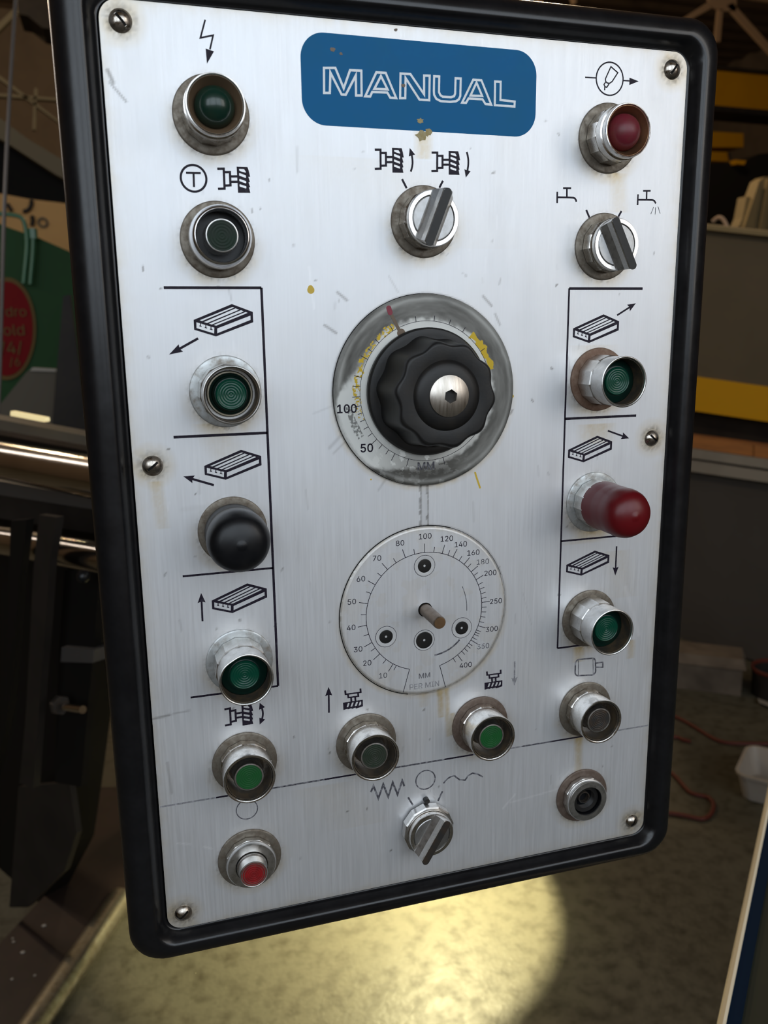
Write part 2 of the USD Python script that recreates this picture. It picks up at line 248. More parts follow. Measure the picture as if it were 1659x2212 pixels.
OIL=[[(88.87,215.89),(95.23,216.01)],[(111.41,215.82),(115.18,215.93)],[(103.72,222.01),(107.96,219.39),(104.82,214.94),(103.25,213.93),(101.88,214.04),(100.98,214.69),(100.79,215.98),(103.72,222.01)],[(100.88,214.28),(100.06,213.22),(100.6,212.24),(100.57,210.42)],[(103.02,213.61),(101.74,211.91),(100.61,212.14)]]
OIL_HEAD=[(115.1,217.45),(120.62,216.08),(115.17,213.89)]
OIL_C=[103.31,-216.12,7.95]
T_C=[-113.31,-159.13,5.82]
T_LINES=[[(-116.64,161.47),(-109.9,161.57)],[(-113.22,161.53),(-113.36,155.32)]]
MOTOR=[(95.99,-105.85),(109.48,-106.51),(110.3,-117.51),(96.09,-116.17)]
MOTOR_LINES=[[(98.0,-106.11),(98.31,-116.38)],[(107.88,-106.5),(108.46,-117.26)],[(110.06,-109.91),(114.78,-109.92),(114.93,-113.18),(110.18,-112.54)]]
ZIG=[(-33.09,-169.76),(-31.5,-165.96),(-28.65,-174.41),(-25.63,-166.08),(-22.74,-174.56),(-19.9,-165.97),(-17.06,-174.17),(-14.14,-165.86),(-12.88,-169.64)]
WAVE=[(11.7,-171.88),(13.59,-169.88),(16.91,-168.52),(19.3,-169.63),(21.71,-171.73),(25.08,-172.63),(26.99,-170.02),(29.87,-168.86),(33.28,-170.15),(36.23,-172.35)]
RING_C=[0.16,167.9,5.96]
RING2_C=[-103.86,167.05,6.0]
NUMS=[('100',0.12,-21.26),('80',-14.36,-23.87),('70',-27.52,-31.14),('60',-36.72,-41.84),('50',-42.05,-54.21),('40',-42.76,-68.86),('30',-39.08,-81.82),('20',-34.05,-90.48),('10',-25.0,-99.15),('120',12.79,-23.68),('140',21.1,-27.58),('160',28.7,-33.07),('180',34.53,-38.88),('200',39.25,-45.87),('250',42.98,-63.0),('300',40.63,-79.56),('350',35.36,-89.37),('400',24.62,-99.5),('MM',-0.5,-102.49),('PER MIN',-0.52,-108.42)]
TICK_L=[90.5,109.4,129.2,147.1,165.9,-173.5,-155.4,-141.2,-123.9,72.9,61.2,47.5,36.7,27.0,2.8,-20.6,-35.9,-55.1]
TICK_S=[100.1,119.3,137.5,155.9,176.4,-164.4,-148.8,-132.4,-120.1,81.4,66.8,54.0,42.6,31.9,21.4,16.5,11.6,6.9,-2.1,-6.6,-11.4,-16.3,-25.0,-27.3,-29.5,-33.0,-39.7,-42.4,-46.1,-49.8,-60.4]
GAP=[-106.0,-75.3]
KNUMS=[('100',-42.97,50.08),('50',-32.72,29.29),('MM',-0.01,17.87)]
KT=[-170.7,-139.6,-119.5,-106.5,-75.4,-178.0,174.0,166.5,151.4,144.3,135.3,120.1,99.1,83.6,70.2,56.8,33.8,-164.7,-158.8,-152.4,-146.0,-133.0,-125.9]
RED=[(-19.93,100.07),(-13.93,87.9)]
# ================================================================ the hall
def ray(u, v): return FWD + RIGHT * ((u - W_PX / 2) / F_PX) + DOWN * ((v - H_PX / 2) / F_PX)      # line of sight measured in the photograph
def on_floor(u, v, z=0.0): d = ray(u, v); return CAM + d * ((z - CAM[2]) / d[2])
class Plane:                                                    # an upright plane through p whose horizontals run along azimuth az (degrees from +y towards +x)
    def __init__(self, p, az):
        self.p = np.array(p, float); a = math.radians(az); self.t = np.array([math.sin(a), math.cos(a), 0.0]); self.n = np.array([self.t[1], -self.t[0], 0.0])
        if self.n @ (self.p - CAM) < 0: self.n = -self.n        # away from the viewer
    def at(self, u, v): d = ray(u, v); return CAM + d * ((self.n @ (self.p - CAM)) / (self.n @ d))
    def moved(self, d): q = Plane(self.p + self.n * d, 0); q.t, q.n = self.t, self.n; return q
def slab(pl, px, thick, back=True):
    """a plate with the outline px on the upright plane pl and its thickness behind it"""
    P3 = [pl.at(*q) for q in px]
    o = P3[0]; P2 = [((q - o) @ pl.t, q[2] - o[2]) for q in P3]
    g = Polygon(P2).buffer(0); m = cat_([trimesh.creation.extrude_polygon(q, thick, engine='earcut') for q in polys_(g)])
    v = np.asarray(m.vertices); m.vertices = o + np.outer(v[:, 0], pl.t) + np.outer(v[:, 1], [0, 0, 1.0]) + np.outer(v[:, 2], pl.n)
    m.fix_normals(); return m
def polys_(g): return [q for q in getattr(g, 'geoms', [g]) if q.geom_type == 'Polygon']
def rod(a, b, r, n=20, r2=None):
    a, b = np.array(a, float), np.array(b, float); d = b - a; L = np.linalg.norm(d); m = trimesh.creation.cylinder(r, L, sections=n)
    m.apply_transform(trimesh.geometry.align_vectors([0, 0, 1], d / L)); m.apply_translation((a + b) / 2); return m
def path(pts, r, n=10):
    pts = np.array(pts, float); t = np.linspace(0, 1, len(pts)); k = min(3, len(pts) - 1)
    from scipy.interpolate import make_interp_spline
    q = make_interp_spline(t, pts, k=k)(np.linspace(0, 1, 8 * len(pts)))
    T = np.gradient(q, axis=0); T /= np.linalg.norm(T, axis=1)[:, None]; up = np.array([0.02, 0.03, 1.0]) if abs(T[0][2]) < .9 else np.array([1.0, 0, 0])
    A = np.cross(T, up); A /= np.linalg.norm(A, axis=1)[:, None]; B = np.cross(T, A); a = np.linspace(0, 2 * PI, n, endpoint=False)
    V = (q[:, None] + r * (A[:, None] * np.cos(a)[None, :, None] + B[:, None] * np.sin(a)[None, :, None])).reshape(-1, 3); F = []; jj = np.arange(n); jn = (jj + 1) % n
    for i in range(len(q) - 1): F += [np.stack([i * n + jj, i * n + jn, (i + 1) * n + jn], 1), np.stack([i * n + jj, (i + 1) * n + jn, (i + 1) * n + jj], 1)]
    m = trimesh.Trimesh(V, np.concatenate(F), process=False); m.fix_normals(); return m
def bx(x0, y0, z0, x1, y1, z1): m = trimesh.creation.box((x1 - x0, y1 - y0, z1 - z0)); m.apply_translation(((x0 + x1) / 2, (y0 + y1) / 2, (z0 + z1) / 2)); return m
def struct(name, mesh, m, parent=None): return obj(name, mesh, M[m], parent, smooth=False, kind='structure' if parent is None else None)
def whole(name, mesh, m, label, cat, group=None, smooth=35): return tag(obj(name, mesh, M[m], None, smooth), label, cat, group)

HX0, HX1, HY0, HY1, HZ = -9.0, 16.0, WALL_Y, 21.0, 8.2
struct('floor', bx(HX0, HY0, -0.2, HX1, HY1, 0), 'floor')
struct('wall_back', bx(HX0, HY1, 0, HX1, HY1 + .2, HZ + 1), 'wall')
struct('wall_left', bx(HX0 - .2, HY0, 0, HX0, HY1, HZ + 1), 'wall')
struct('wall_right', bx(HX1, HY0, 0, HX1 + .2, HY1, HZ + 1), 'wall')
fw = bx(HX0, HY0 - .2, 0, HX1, HY0, HZ + 1)
struct('wall_front', fw, 'wall_bright')
for i, (wx, ww) in enumerate(WINDOWS):
    z0_, z1_ = WIN_Z - WIN_H / 2, WIN_Z + WIN_H / 2
    w_ = struct('window_%d' % (i + 1), cat_([bx(wx + s * (ww / 2 + .05) - .05, HY0, z0_, wx + s * (ww / 2 + .05) + .05, HY0 + .2, z1_) for s in (-1, 1)] + [bx(wx - ww / 2 - .1, HY0, z, wx + ww / 2 + .1, HY0 + .2, z + .1) for z in (z0_ - .1, z1_)]), 'truss')
    for k in range(1, 4): obj('glazing_bar', bx(wx - ww / 2 + k * ww / 4 - .015, HY0 + .19, z0_, wx - ww / 2 + k * ww / 4 + .015, HY0 + .22, z1_), M['truss'], w_, False)
# roof deck: ribs running along x
ny = int((HY1 - HY0) / 0.15); yy = HY0 + np.arange(ny + 1) * 0.15
zz = HZ + np.array([0, 0, .07, .07])[np.arange(ny + 1) % 4]
V = np.concatenate([np.column_stack([np.full(ny + 1, x), yy, zz]) for x in (HX0, HX1)]); k = np.arange(ny)
F = np.concatenate([np.stack([k, k + 1, ny + 2 + k], 1), np.stack([k, ny + 2 + k, ny + 1 + k], 1)])
struct('ceiling', (V, F[:, ::-1]), 'deck')
# far wall cladding: horizontal ribs
nz_ = 46
for s_ in (0,):
    zc = 3.2 + np.arange(nz_) * 0.11
    obj('cladding_rib', cat_([bx(3, HY1 - .05, z, HX1, HY1, z + .055) for z in zc]), M['deck'], stage.GetPrimAtPath('/World/wall_back'), False, kind='stuff')

# --- upper right: roof truss, crane girder and what hangs below it
PT = Plane((0, 15.0, 0), 90)
tr = thing('roof_truss', 'pale brown steel roof truss with a gusset plate, at the top right', 'roof truss')
obj('gusset_plate', slab(PT, [(1528, -10), (1592, -12), (1590, 24), (1562, 24), (1535, 14)], .05), M['truss'], tr, False)
for a in ([(1600, -6), (1720, 12), (1720, 0), (1600, -18)], [(1530, 4), (1455, 52), (1459, 60), (1536, 18)], [(1553, 20), (1546, 90), (1556, 90), (1562, 20)], [(1570, 12), (1720, 176), (1720, 160), (1583, 6)],
          [(1160, -30), (1166, 40), (1172, 40), (1170, -30)], [(1225, -30), (1240, 8), (1246, 5), (1234, -30)]):
    obj('truss_member', slab(PT, a, .08), M['truss'], tr, False)
PC = Plane((0, 11.0, 0), 90)
cr = thing('overhead_crane', 'yellow overhead crane girder spanning the hall at the right', 'crane')
obj('girder', slab(PC, [(1100, 103), (1800, 171), (1800, 250), (1100, 188)], .35), M['crane'], cr, False)
obj('girder_flange', slab(PC.moved(-.08), [(1100, 97), (1800, 166), (1800, 172), (1100, 104)], .5), M['near_black2'], cr, False)
obj('lower_flange', slab(PC.moved(-.08), [(1100, 188), (1800, 250), (1800, 262), (1100, 200)], .5), M['near_black2'], cr, False)
hb = obj('hoist_trolley', slab(PC.moved(.1), [(1500, 282), (1606, 288), (1606, 318), (1540, 318), (1540, 316), (1500, 312)], .4), M['crane'], cr, False)
obj('hoist_block', slab(PC.moved(.12), [(1530, 327), (1572, 329), (1576, 349), (1530, 347)], .3), M['crane'], hb, False)
obj('hoist_hook', path([PC.at(1574, 330), PC.at(1578, 360), PC.at(1572, 380)], .02), M['near_black2'], hb)
PK = Plane((0, 8.5, 0), 90)
dm = thing('dark_machine', 'black machine below the yellow crane girder', 'machine')
obj('body', slab(PK, [(1380, 352), (1600, 352), (1640, 332), (1800, 320), (1800, 520), (1380, 500)], .8), M['near_black'], dm, False)  # one even near-black tone over the whole body
obj('lug', slab(PK.moved(-.1), [(1588, 345), (1612, 347), (1608, 356), (1592, 354)], .1), M['crane'], dm, False)
PS = Plane((0, 6.4, 0), 90)
ts = thing('hanging_sheet', 'tan draped sheet with folds, right of the black machine', 'sheet')
obj('sheet', slab(PS, [(1596, 489), (1604, 470), (1613, 424), (1626, 428), (1640, 390), (1652, 382), (1800, 380), (1800, 520), (1700, 504)], .12), M['tarp'], ts, False)
for a in ([(1640, 392), (1648, 388), (1628, 494), (1608, 491)], [(1660, 386), (1668, 386), (1652, 500), (1640, 498)]): obj('fold', slab(PS.moved(-.04), a, .05), M['tarp'], ts, False)

# --- right: grey machine with yellow stripe, timber and ledge
PR = Plane(on_floor(1500, 1388), -16.5)
whole('bent_pipe', path([PR.moved(.55).at(*p) for p in ((1540, 478), (1552, 470), (1562, 474), (1571, 492))], .009), 'truss', 'short bent pipe on top of the grey machine guard', 'pipe')
gm = thing('grey_machine', 'large grey machine guard with a yellow stripe, behind the panel at the right', 'machine')
obj('upper_guard', slab(PR, [(1380, 478), (1800, 524), (1800, 856), (1380, 796)], .5), M['grey'], gm, False)
obj('top_edge', slab(PR.moved(-.03), [(1380, 470), (1800, 516), (1800, 526), (1380, 480)], .5), M['tarp'], gm, False)
obj('yellow_stripe', slab(PR.moved(-.012), [(1380, 796), (1800, 856), (1800, 932), (1380, 870)], .2), M['stripe'], gm, False)
obj('recess', slab(PR.moved(.06), [(1380, 868), (1800, 930), (1800, 990), (1380, 930)], .3), M['near_black2'], gm, False)
obj('ledge', slab(PR.moved(-.03), [(1380, 953), (1800, 1013), (1800, 1033), (1380, 973)], .4), M['ledge'], gm, False)
obj('ledge', slab(PR.moved(-.035), [(1380, 978), (1800, 1040), (1800, 1063), (1380, 1002)], .4), M['ledge'], gm, False)
obj('lower_panel', slab(PR, [(1380, 972), (1800, 1032), (1800, 1480), (1380, 1350)], .5), M['dgrey'], gm, False)
PW = PR.moved(-.02)
tw = 'orange timbers lying on the grey machine ledge'
for k, a in enumerate(([(1380, 926), (1626, 960), (1626, 986), (1380, 951)], [(1629, 960), (1800, 983), (1800, 1010), (1629, 987)])):
    whole('timber_block', slab(PW, a, .07), 'wood', ('long orange timber lying on the pale machine ledge' if k == 0 else 'lighter orange timber at the edge of the frame, end to end with the long timber'), 'timber', None, False)
# stained box on the floor in front of it
a, b = on_floor(1400, 1478), on_floor(1600, 1504)
u_ = (b - a) / np.linalg.norm(b - a); n_ = np.array([-u_[1], u_[0], 0]); n_ = n_ if n_[1] > 0 else -n_
hb_ = 0.135
crate = thing('stained_box', 'low stained brown box on the floor against the grey machine', 'box')
q = [a, b, b + n_ * .16, a + n_ * .16]
obj('body', hull([p + [0, 0, z] for p in q for z in (0, hb_ - .03)]), M['card'], crate, False)
obj('lid', hull([p + [0, 0, hb_ - .03] for p in [a - u_ * .01 - n_ * .01, b + u_ * .012 - n_ * .01, b + u_ * .012 + n_ * .16, a + n_ * .16]] + [p + [0, 0, hb_] for p in [a + n_ * .02, b + n_ * .02, b + n_ * .15, a + n_ * .15]]), M['card'], crate, False)
# open tin with a rusty rim
c = on_floor(1672, 1500)
tin = thing('open_tin', 'dark round tin with a rust-red rim at the edge of the frame', 'tin', loc=c)
def lathe_w(prof, n=36):
    m = lathe(prof, n, close=True); v = np.asarray(m.vertices) * 1000; m.vertices = np.column_stack([v[:, 0], -v[:, 2] * -1, -v[:, 1]]); m.fix_normals(); return m
obj('body', lathe_w([(0, 0), (.078, 0), (.082, .1), (.079, .1), (.075, .01), (0, .01)]), M['near_black2'], tin)
obj('rim', lathe_w([(.078, .095), (.086, .095), (.087, .105), (.083, .108), (.078, .105)]), M['hose'], tin)
whole('metal_offcut', hull([on_floor(u, v, z) for u, v in ((1636, 1508), (1690, 1528), (1694, 1540), (1640, 1518)) for z in (0.0, .012)]), 'ledge', 'pale sliver of metal on the floor below the round tin', 'scrap', smooth=False)
# white tray
t0, t1 = on_floor(1589, 1727), on_floor(1641, 1741)
ut = (t1 - t0) / np.linalg.norm(t1 - t0); nt = np.array([-ut[1], ut[0], 0.0]); nt = nt if nt[1] > 0 else -nt
LT, WT, HT = 0.30, 0.19, 0.085
def trayring(o, z):
    q = rrect(LT / 2, WT / 2, LT / 2 + o, WT / 2 + o, .028 + max(o, 0)); c = np.array(q.exterior.coords)[:-1]
    return np.array([t0 + ut * x + nt * y + [0, 0, z] for x, y in c])
rings = [trayring(-.016, .0), trayring(-.012, .003), trayring(.004, HT - .01), trayring(.010, HT - .008), trayring(.011, HT), trayring(.002, HT), trayring(-.002, HT - .01), trayring(-.018, .008)]
n = len(rings[0]); V = np.concatenate(rings); F = []; jj = np.arange(n); jn = (jj + 1) % n
for i in range(len(rings) - 1): F += [np.stack([i * n + jj, i * n + jn, (i + 1) * n + jn], 1), np.stack([i * n + jj, (i + 1) * n + jn, (i + 1) * n + jj], 1)]
for base in (0, (len(rings) - 1) * n):
    V = np.vstack([V, V[base:base + n].mean(0)]); F.append(np.stack([base + jj, base + jn, np.full(n, len(V) - 1)], 1))
mt = trimesh.Trimesh(V, np.concatenate(F), process=False); mt.fix_normals()
whole('plastic_tray', mt, 'tray', 'cloudy white open plastic tray on the dark floor', 'tray')
# red hose lying on the floor
hz = lambda pts: path([on_floor(u, v, .006) for u, v in pts], .006)
whole('red_hose', hz([(1380, 1535), (1450, 1545), (1500, 1570), (1545, 1597), (1590, 1606), (1700, 1608)]), 'hose', 'thin red hose running to the right edge, above the white tray', 'hose')
whole('red_hose', hz([(1380, 1590), (1455, 1592), (1470, 1595), (1492, 1602)]), 'hose', 'thin red hose nearly straight on the floor, just below the first hose', 'hose')
whole('red_hose', hz([(1380, 1630), (1460, 1678), (1492, 1712), (1528, 1722), (1541, 1745), (1522, 1768), (1480, 1762), (1380, 1755)]), 'hose', 'thin red hose bent into a loop left of the white tray', 'hose')

# --- blue bench at the lower right
e0, e1 = on_floor(1659, 1690, .8), on_floor(1545, 2212, .8)
ub = (e0 - e1) / np.linalg.norm(e0 - e1); nb_ = np.array([ub[1], -ub[0], 0.0]); e1x, e0x = e1 - ub * .35, e0 + ub * .7
wstrip = np.linalg.norm((on_floor(1568, 2212, .8) - e1) - ((on_floor(1568, 2212, .8) - e1) @ ub) * ub)
wblue = np.linalg.norm((on_floor(1600, 2212, .8) - e1) - ((on_floor(1600, 2212, .8) - e1) @ ub) * ub)
def strip(o0, o1, za, zb): return hull([p + nb_ * o + [0, 0, z - .8] for p in (e1x, e0x) for o in (o0, o1) for z in (za, zb)])
bench = thing('blue_bench', 'blue-edged bench with a pale metal edge, at the lower right corner', 'bench')
obj('edge_trim', hull([p + nb_ * o + [0, 0, z - .8] for p in (e1x, e0x) for o, z in ((0, .79), (0, .765), (.002, .797), (.005, .8), (wstrip, .8), (wstrip, .765))]), M['edge'], bench, False)
obj('border', strip(wstrip, wblue, .764, .798), M['bluebench'], bench, False)
obj('bench_top', strip(wblue, .62, .762, .794), M['benchmat'], bench, False)
for p in (e1x + ub * .12, e0x - ub * .12):
    for o in (.06, .56): obj('leg', hull([p + nb_ * (o + dx) + ub * dy + [0, 0, z - .8] for dx in (-.02, .02) for dy in (-.02, .02) for z in (0, .764)]), M['bluebench'], bench, False)

# --- milling machine column behind the panel carries the pendant arm and the work lamp
mc = thing('machine_column', 'dark machine column hidden behind the control panel', 'machine')
obj('column', bx(-.02, 1.55, 0, .42, 2.0, 2.3), M['near_black2'], mc, False)
arm = thing('pendant_arm', 'dark tube arm carrying the control panel from above', 'arm')
obj('tube', path([(0, .06, Z0 + .253), (0, .06, 1.95), (0.02, .2, 2.1), (.1, .9, 2.12), (.2, 1.6, 2.12)], .024, 16), M['near_black2'], arm)
obj('flange', rod((0, .06, Z0 + .2515), (0, .06, Z0 + .268), .05), M['near_black2'], arm)
LP, LD = np.array([.53, 1.29, .45]), np.array([-.29, .02, -.95]); LD = LD / np.linalg.norm(LD)
wl = thing('work_lamp', 'machine work lamp behind the control panel, shining on the floor', 'lamp')
R4 = trimesh.geometry.align_vectors([0, 0, -1], LD); R4[:3, 3] = LP
sh_ = lathe_w([(.016, .035), (.022, .035), (.074, -.072), (.0725, -.073), (.018, .03)], 40); sh_.apply_transform(R4); obj('shade', sh_, M['shade'], wl)
top_ = lathe_w([(0, .03), (.02, .03), (.022, .05), (.018, .1), (0, .1)], 24); top_.apply_transform(R4); obj('socket', top_, M['shade'], wl)
tp = (R4 @ [0, 0, .1, 1])[:3]
obj('arm', path([tp, tp + [0.02, .05, .1], (.55, 1.5, 1.0), (.40, 1.60, 1.15)], .009), M['shade'], wl)
sp = UsdLux.SphereLight.Define(stage, '/World/work_lamp/bulb_light'); sp.CreateRadiusAttr(0.006); sp.CreateIntensityAttr(LAMP_I); sp.CreateColorAttr(Gf.Vec3f(1.0, .90, .52))
sp.AddTranslateOp().Set(Gf.Vec3d(*[float(v) for v in LP + LD * .0]))

# --- left: machine with polished rollers
AZL = -32.0
p0 = CAM + ray(100, 1000) * 1.35
PL = Plane(p0, AZL)
lm = thing('roller_machine', 'dark machine with polished rollers and black plates, left of the control panel', 'machine')
obj('table', slab(PL.moved(.05), [(-150, 878), (250, 954), (250, 974), (-150, 902)], .035), M['panelgrey'], lm, False)
obj('table_edge', slab(PL.moved(.055), [(-150, 900), (250, 973), (250, 985), (-150, 912)], .03), M['floor_plate'], lm, False)
obj('back_plate', slab(PL.moved(.14), [(-150, 890), (250, 965), (250, 1230), (205, 1310), (190, 1500), (168, 1690), (150, 1830), (90, 1950), (-20, 2060), (-150, 2060)], .06), M['near_black'], lm, False)
def roller(u0, v0, u1, v1, r, off, m='roller', name='roller'):
    q = PL.moved(off); return obj(name, rod(q.at(u0, v0), q.at(u1, v1), r, 40), M[m], lm, 50)
roller(-150, 966, 250, 1040, .032, -.01)
obj('bar', slab(PL.moved(.04), [(-150, 1012), (250, 1085), (250, 1108), (-150, 1046)], .08), M['dgrey'], lm, False)
obj('lower_bar', slab(PL.moved(.045), [(-150, 1046), (250, 1108), (250, 1160), (-150, 1096)], .08), M['near_black2'], lm, False)
roller(-150, 1140, 250, 1212, .025, -.01)
for a, off, m_ in (([(23, 1125), (58, 1122), (45, 1230), (36, 1350), (22, 1515), (-12, 1680), (-30, 1680), (0, 1500), (18, 1300)], -.06, 'near_black'), ([(84, 1112), (122, 1118), (108, 1209), (96, 1380), (82, 1560), (72, 1702), (42, 1692), (56, 1540), (72, 1230)], -.065, 'near_black2'),
                 ([(140, 1232), (215, 1232), (203, 1400), (190, 1520), (176, 1700), (118, 1690), (128, 1400)], -.02, 'near_black'), ([(40, 1700), (150, 1690), (165, 1800), (140, 1880), (60, 1960), (20, 1960)], .05, 'near_black2')):
    obj('link_plate', slab(PL.moved(off), a, .012), M[m_], lm, False)
obj('cover', slab(PL.moved(-.03), [(133, 1398), (202, 1404), (200, 1432), (131, 1430)], .03), M['dgrey'], lm, False)
q = PL.moved(-.05)
obj('bolt', rod(q.at(142, 1527), q.at(179, 1533), .0062), M['roller'], lm); obj('bolt_nut', rod(q.at(126, 1522), q.at(132, 1524), .016, 6), M['knurl'], lm)
obj('bolt', trimesh.creation.icosphere(2, .010).apply_translation(q.at(180, 1245)), M['black_rubber'], lm)
# steel floor plate with a bright edge bar
fp = [on_floor(u, v, .035) for u, v in ((150, 1700), (262, 1700), (272, 1930), (62, 2240), (-260, 2240), (-40, 2080), (110, 1920))]
g2 = Polygon([(p[0], p[1]) for p in fp]); mp_ = trimesh.creation.extrude_polygon(g2, .035, engine='earcut')
dk = thing('floor_platform', 'rusty brown steel platform with a bright worn edge bar, at the lower left', 'platform')
obj('plate', mp_, M['floor_plate'], dk, False)
obj('edge_bar', rod(on_floor(262, 1940, .02), on_floor(50, 2250, .02), .029, 28), M['rail'], dk)
for k in range(26):
    u, v = rng.uniform(20, 150), rng.uniform(1900, 2150)
    p = on_floor(u, v, .036); m = trimesh.creation.icosphere(1, rng.uniform(.002, .004)); m.apply_scale((1.4, 1, .6)); m.apply_translation(p)
    if k < 9: whole('metal_chip', m, 'ledge', 'tiny pale metal chip on the rusty platform', 'metal chip', 'metal chips on the platform')

# --- left background: green machine, tan partition, beams
PG = Plane((0, 3.6, 0), 90)
gr = thing('green_machine', 'dark green machine with a red oval emblem, at the left edge', 'machine')
obj('body', slab(PG, [(-150, 420), (20, 492), (84, 514), (138, 538), (200, 565), (200, 1290), (-150, 1290)], .5), M['green'], gr, False)
def ellipse(cu, cv, ru, rv, n=48): return [(cu + ru * math.cos(t), cv + rv * math.sin(t)) for t in np.linspace(0, 2 * PI, n, endpoint=False)]
em = obj('emblem', slab(PG.moved(-.012), ellipse(14, 710, 64, 111), .012), M['emblem_gold'], gr, False, label='oval emblem, red with a gold rim')
obj('emblem_field', slab(PG.moved(-.016), ellipse(14, 710, 57, 102), .006), M['emblem_red'], em, False)
def ptext(s, u, v, hpx, pl, m, parent):
    t = meshkit.text_mesh(s, 1.0, .08); c = t.bounds.mean(0); o = pl.at(u, v); sc = hpx * np.linalg.norm(o - CAM) / F_PX
    w = (np.asarray(t.vertices) - c) * sc
    tt = pl.t if pl.t @ RIGHT > 0 else -pl.t
    t.vertices = o + np.outer(w[:, 0], tt) + np.outer(w[:, 1], [0, 0, 1.0]) - np.outer(np.clip(w[:, 2], -.002, .002), pl.n); t.fix_normals()
    obj('lettering', t, M[m], parent, False)
for s, u, v, hpx in (('ydro', 26, 676, 18), ('old', 30, 713, 20), ('/4/', 24, 752, 22), ('/6', 32, 782, 16)): ptext(s, u, v, hpx, PG.moved(-.02), 'emblem_gold', em)
PP = PG.moved(-.05)
for a in ([(-60, 462), (0, 462), (36, 466), (52, 480), (58, 520), (56, 560), (51, 612)], [(66, 496), (71, 510), (71, 540), (68, 580), (65, 614)]): obj('pipe', path([PP.at(*p) for p in a], .009), M['green_pipe'], gr)
obj('pipe_fitting', rod(PP.at(70, 494), PP.at(72, 516), .018, 6), M['green_pipe'], gr)
pg = thing('machine_guard', 'sloping grey sheet guard in front of the green machine', 'guard')
obj('sheet', slab(PG.moved(-.35), [(-60, 938), (0, 874), (58, 803), (74, 794), (122, 797), (112, 925), (-60, 905)], .02), M['panelgrey'], pg, False)
obj('fold', slab(PG.moved(-.36), [(70, 794), (122, 797), (121, 803), (64, 801)], .02), M['ledge'], pg, False)
whole('dark_post', slab(PG.moved(-.5), [(136, 640), (152, 636), (190, 950), (225, 1440), (100, 1440), (112, 930)], .08), 'near_black2', 'dark tapering post between the grey guard and the control panel', 'post', smooth=False)
ls = thing('shelf_reflection', 'short glowing pale yellow strip imitating a light reflection above the roller machine', 'lamp')
obj('glow_strip', slab(PL.moved(.02), [(23, 888), (97, 902), (98, 910), (95, 912), (22, 898)], .008), M['reflection_glow'], ls, False)  # added glowing strip acts as a light reflection; there is no lamp here
PB = Plane((0, 5.2, 0), 90)
pw = thing('tan_partition', 'tan painted partition behind the green machine', 'partition')
obj('board', slab(PB, [(-150, 397), (0, 418), (62, 430), (200, 446), (200, 620), (-150, 620)], .06), M['tanwall'], pw, False)
for a in ([(50, 456), (62, 452), (68, 441), (66, 432)], [(68, 488), (71, 476), (68, 466)], [(16, 440), (22, 450), (26, 456)]): obj('hook', path([PB.moved(-.03).at(*p) for p in a], .012), M['near_black2'], pw)
obj('conduit_ring', lathe_w([(.018, 0), (.03, 0), (.03, .01), (.018, .01)]).apply_transform(trimesh.transformations.rotation_matrix(PI / 2, [1, 0, 0])).apply_translation(PB.moved(-.015).at(93, 481)), M['grey'], pw)
PD = Plane((0, 6.0, 0), 90)
db = thing('dark_beam', 'black beam above the tan partition', 'beam')
obj('web', slab(PD, [(-150, 262), (0, 290), (119, 372), (200, 420), (200, 452), (-150, 420)], .2), M['near_black'], db, False)  # one even near-black tone
whole('olive_beam', slab(PD.moved(-.15), [(-150, 160), (0, 255), (57, 298), (118, 335), (220, 395), (220, 430), (119, 376), (23, 314), (0, 300), (-150, 230)], .12), 'beam', 'broad olive beam sloping down to the right, upper left', 'beam', smooth=False)
PU = Plane((0, 9.0, 0), 90)
u2 = thing('roof_bracing', 'thin dim roof braces in the upper left corner', 'roof bracing')
for a in ([(-20, 66), (34, 14), (40, 24), (-20, 86)], [(-20, 148), (130, 262), (130, 268), (-20, 158)], [(-20, 200), (130, 212), (130, 218), (-20, 207)], [(74, 190), (80, 190), (76, 280), (70, 280)]): obj('brace', slab(PU, a, .08), M['beam'], u2, False)
whole('roof_duct', slab(PU.moved(.3), [(38, -40), (110, -40), (110, 62), (92, 60), (60, 34), (40, 30)], .5), 'near_black2', 'dull olive duct at the top, left of the control panel', 'duct', smooth=False)
whole('hanging_cable', path([CAM + ray(u, v) * 2.0 for u, v in ((42, -120), (34, 0), (26, 120), (16, 300), (8, 500), (2, 720), (-6, 950))], .0046), 'cable', 'thin grey cable hanging down the left edge of the view', 'cable')
for i, p in enumerate(LAMPS):
    pass
import manifold3d as m3
# ================================================================ the control panel
panel = thing('control_panel', 'worn aluminium machine control panel with rows of buttons in a black pendant housing', 'control panel', loc=(0, 0, Z0))

# --- housing: a rounded lip swept round the plate, closed behind by a box
def ring_pts(hw, hh, r, n=9):
    out = []
    for cx, cy, a0 in ((hw - r, hh - r, 0), (-hw + r, hh - r, 90), (-hw + r, -hh + r, 180), (hw - r, -hh + r, 270)):
        for k in range(n):
            a = math.radians(a0 + 90 * k / (n - 1)); out.append((cx + r * math.cos(a), cy + r * math.sin(a)))
    return np.array(out)
LIP = [(-9, -3.2), (0.2, -3.2), (1.0, -1.4), (1.9, -1.3), (2.4, -0.6), (4.2, 2.6), (6.0, 4.9), (7.2, 5.55), (8.4, 5.75), (10, 5.6), (12, 5.05), (14, 4.25), (16, 3.1), (18, 1.4), (19.5, -0.6), (20.5, -3), (20.8, -8), (20.8, -108), (17.5, -112)]
rings = []
for d, h in LIP:
    q = ring_pts(150 + d, 232 + d * 18.4 / 20.8, 8.5 + max(d, -6) * 0.5)
    rings.append(np.column_stack([q, np.full(len(q), h)]))
n = len(rings[0]); V = np.concatenate(rings); F = []
j = np.arange(n); j2 = (j + 1) % n
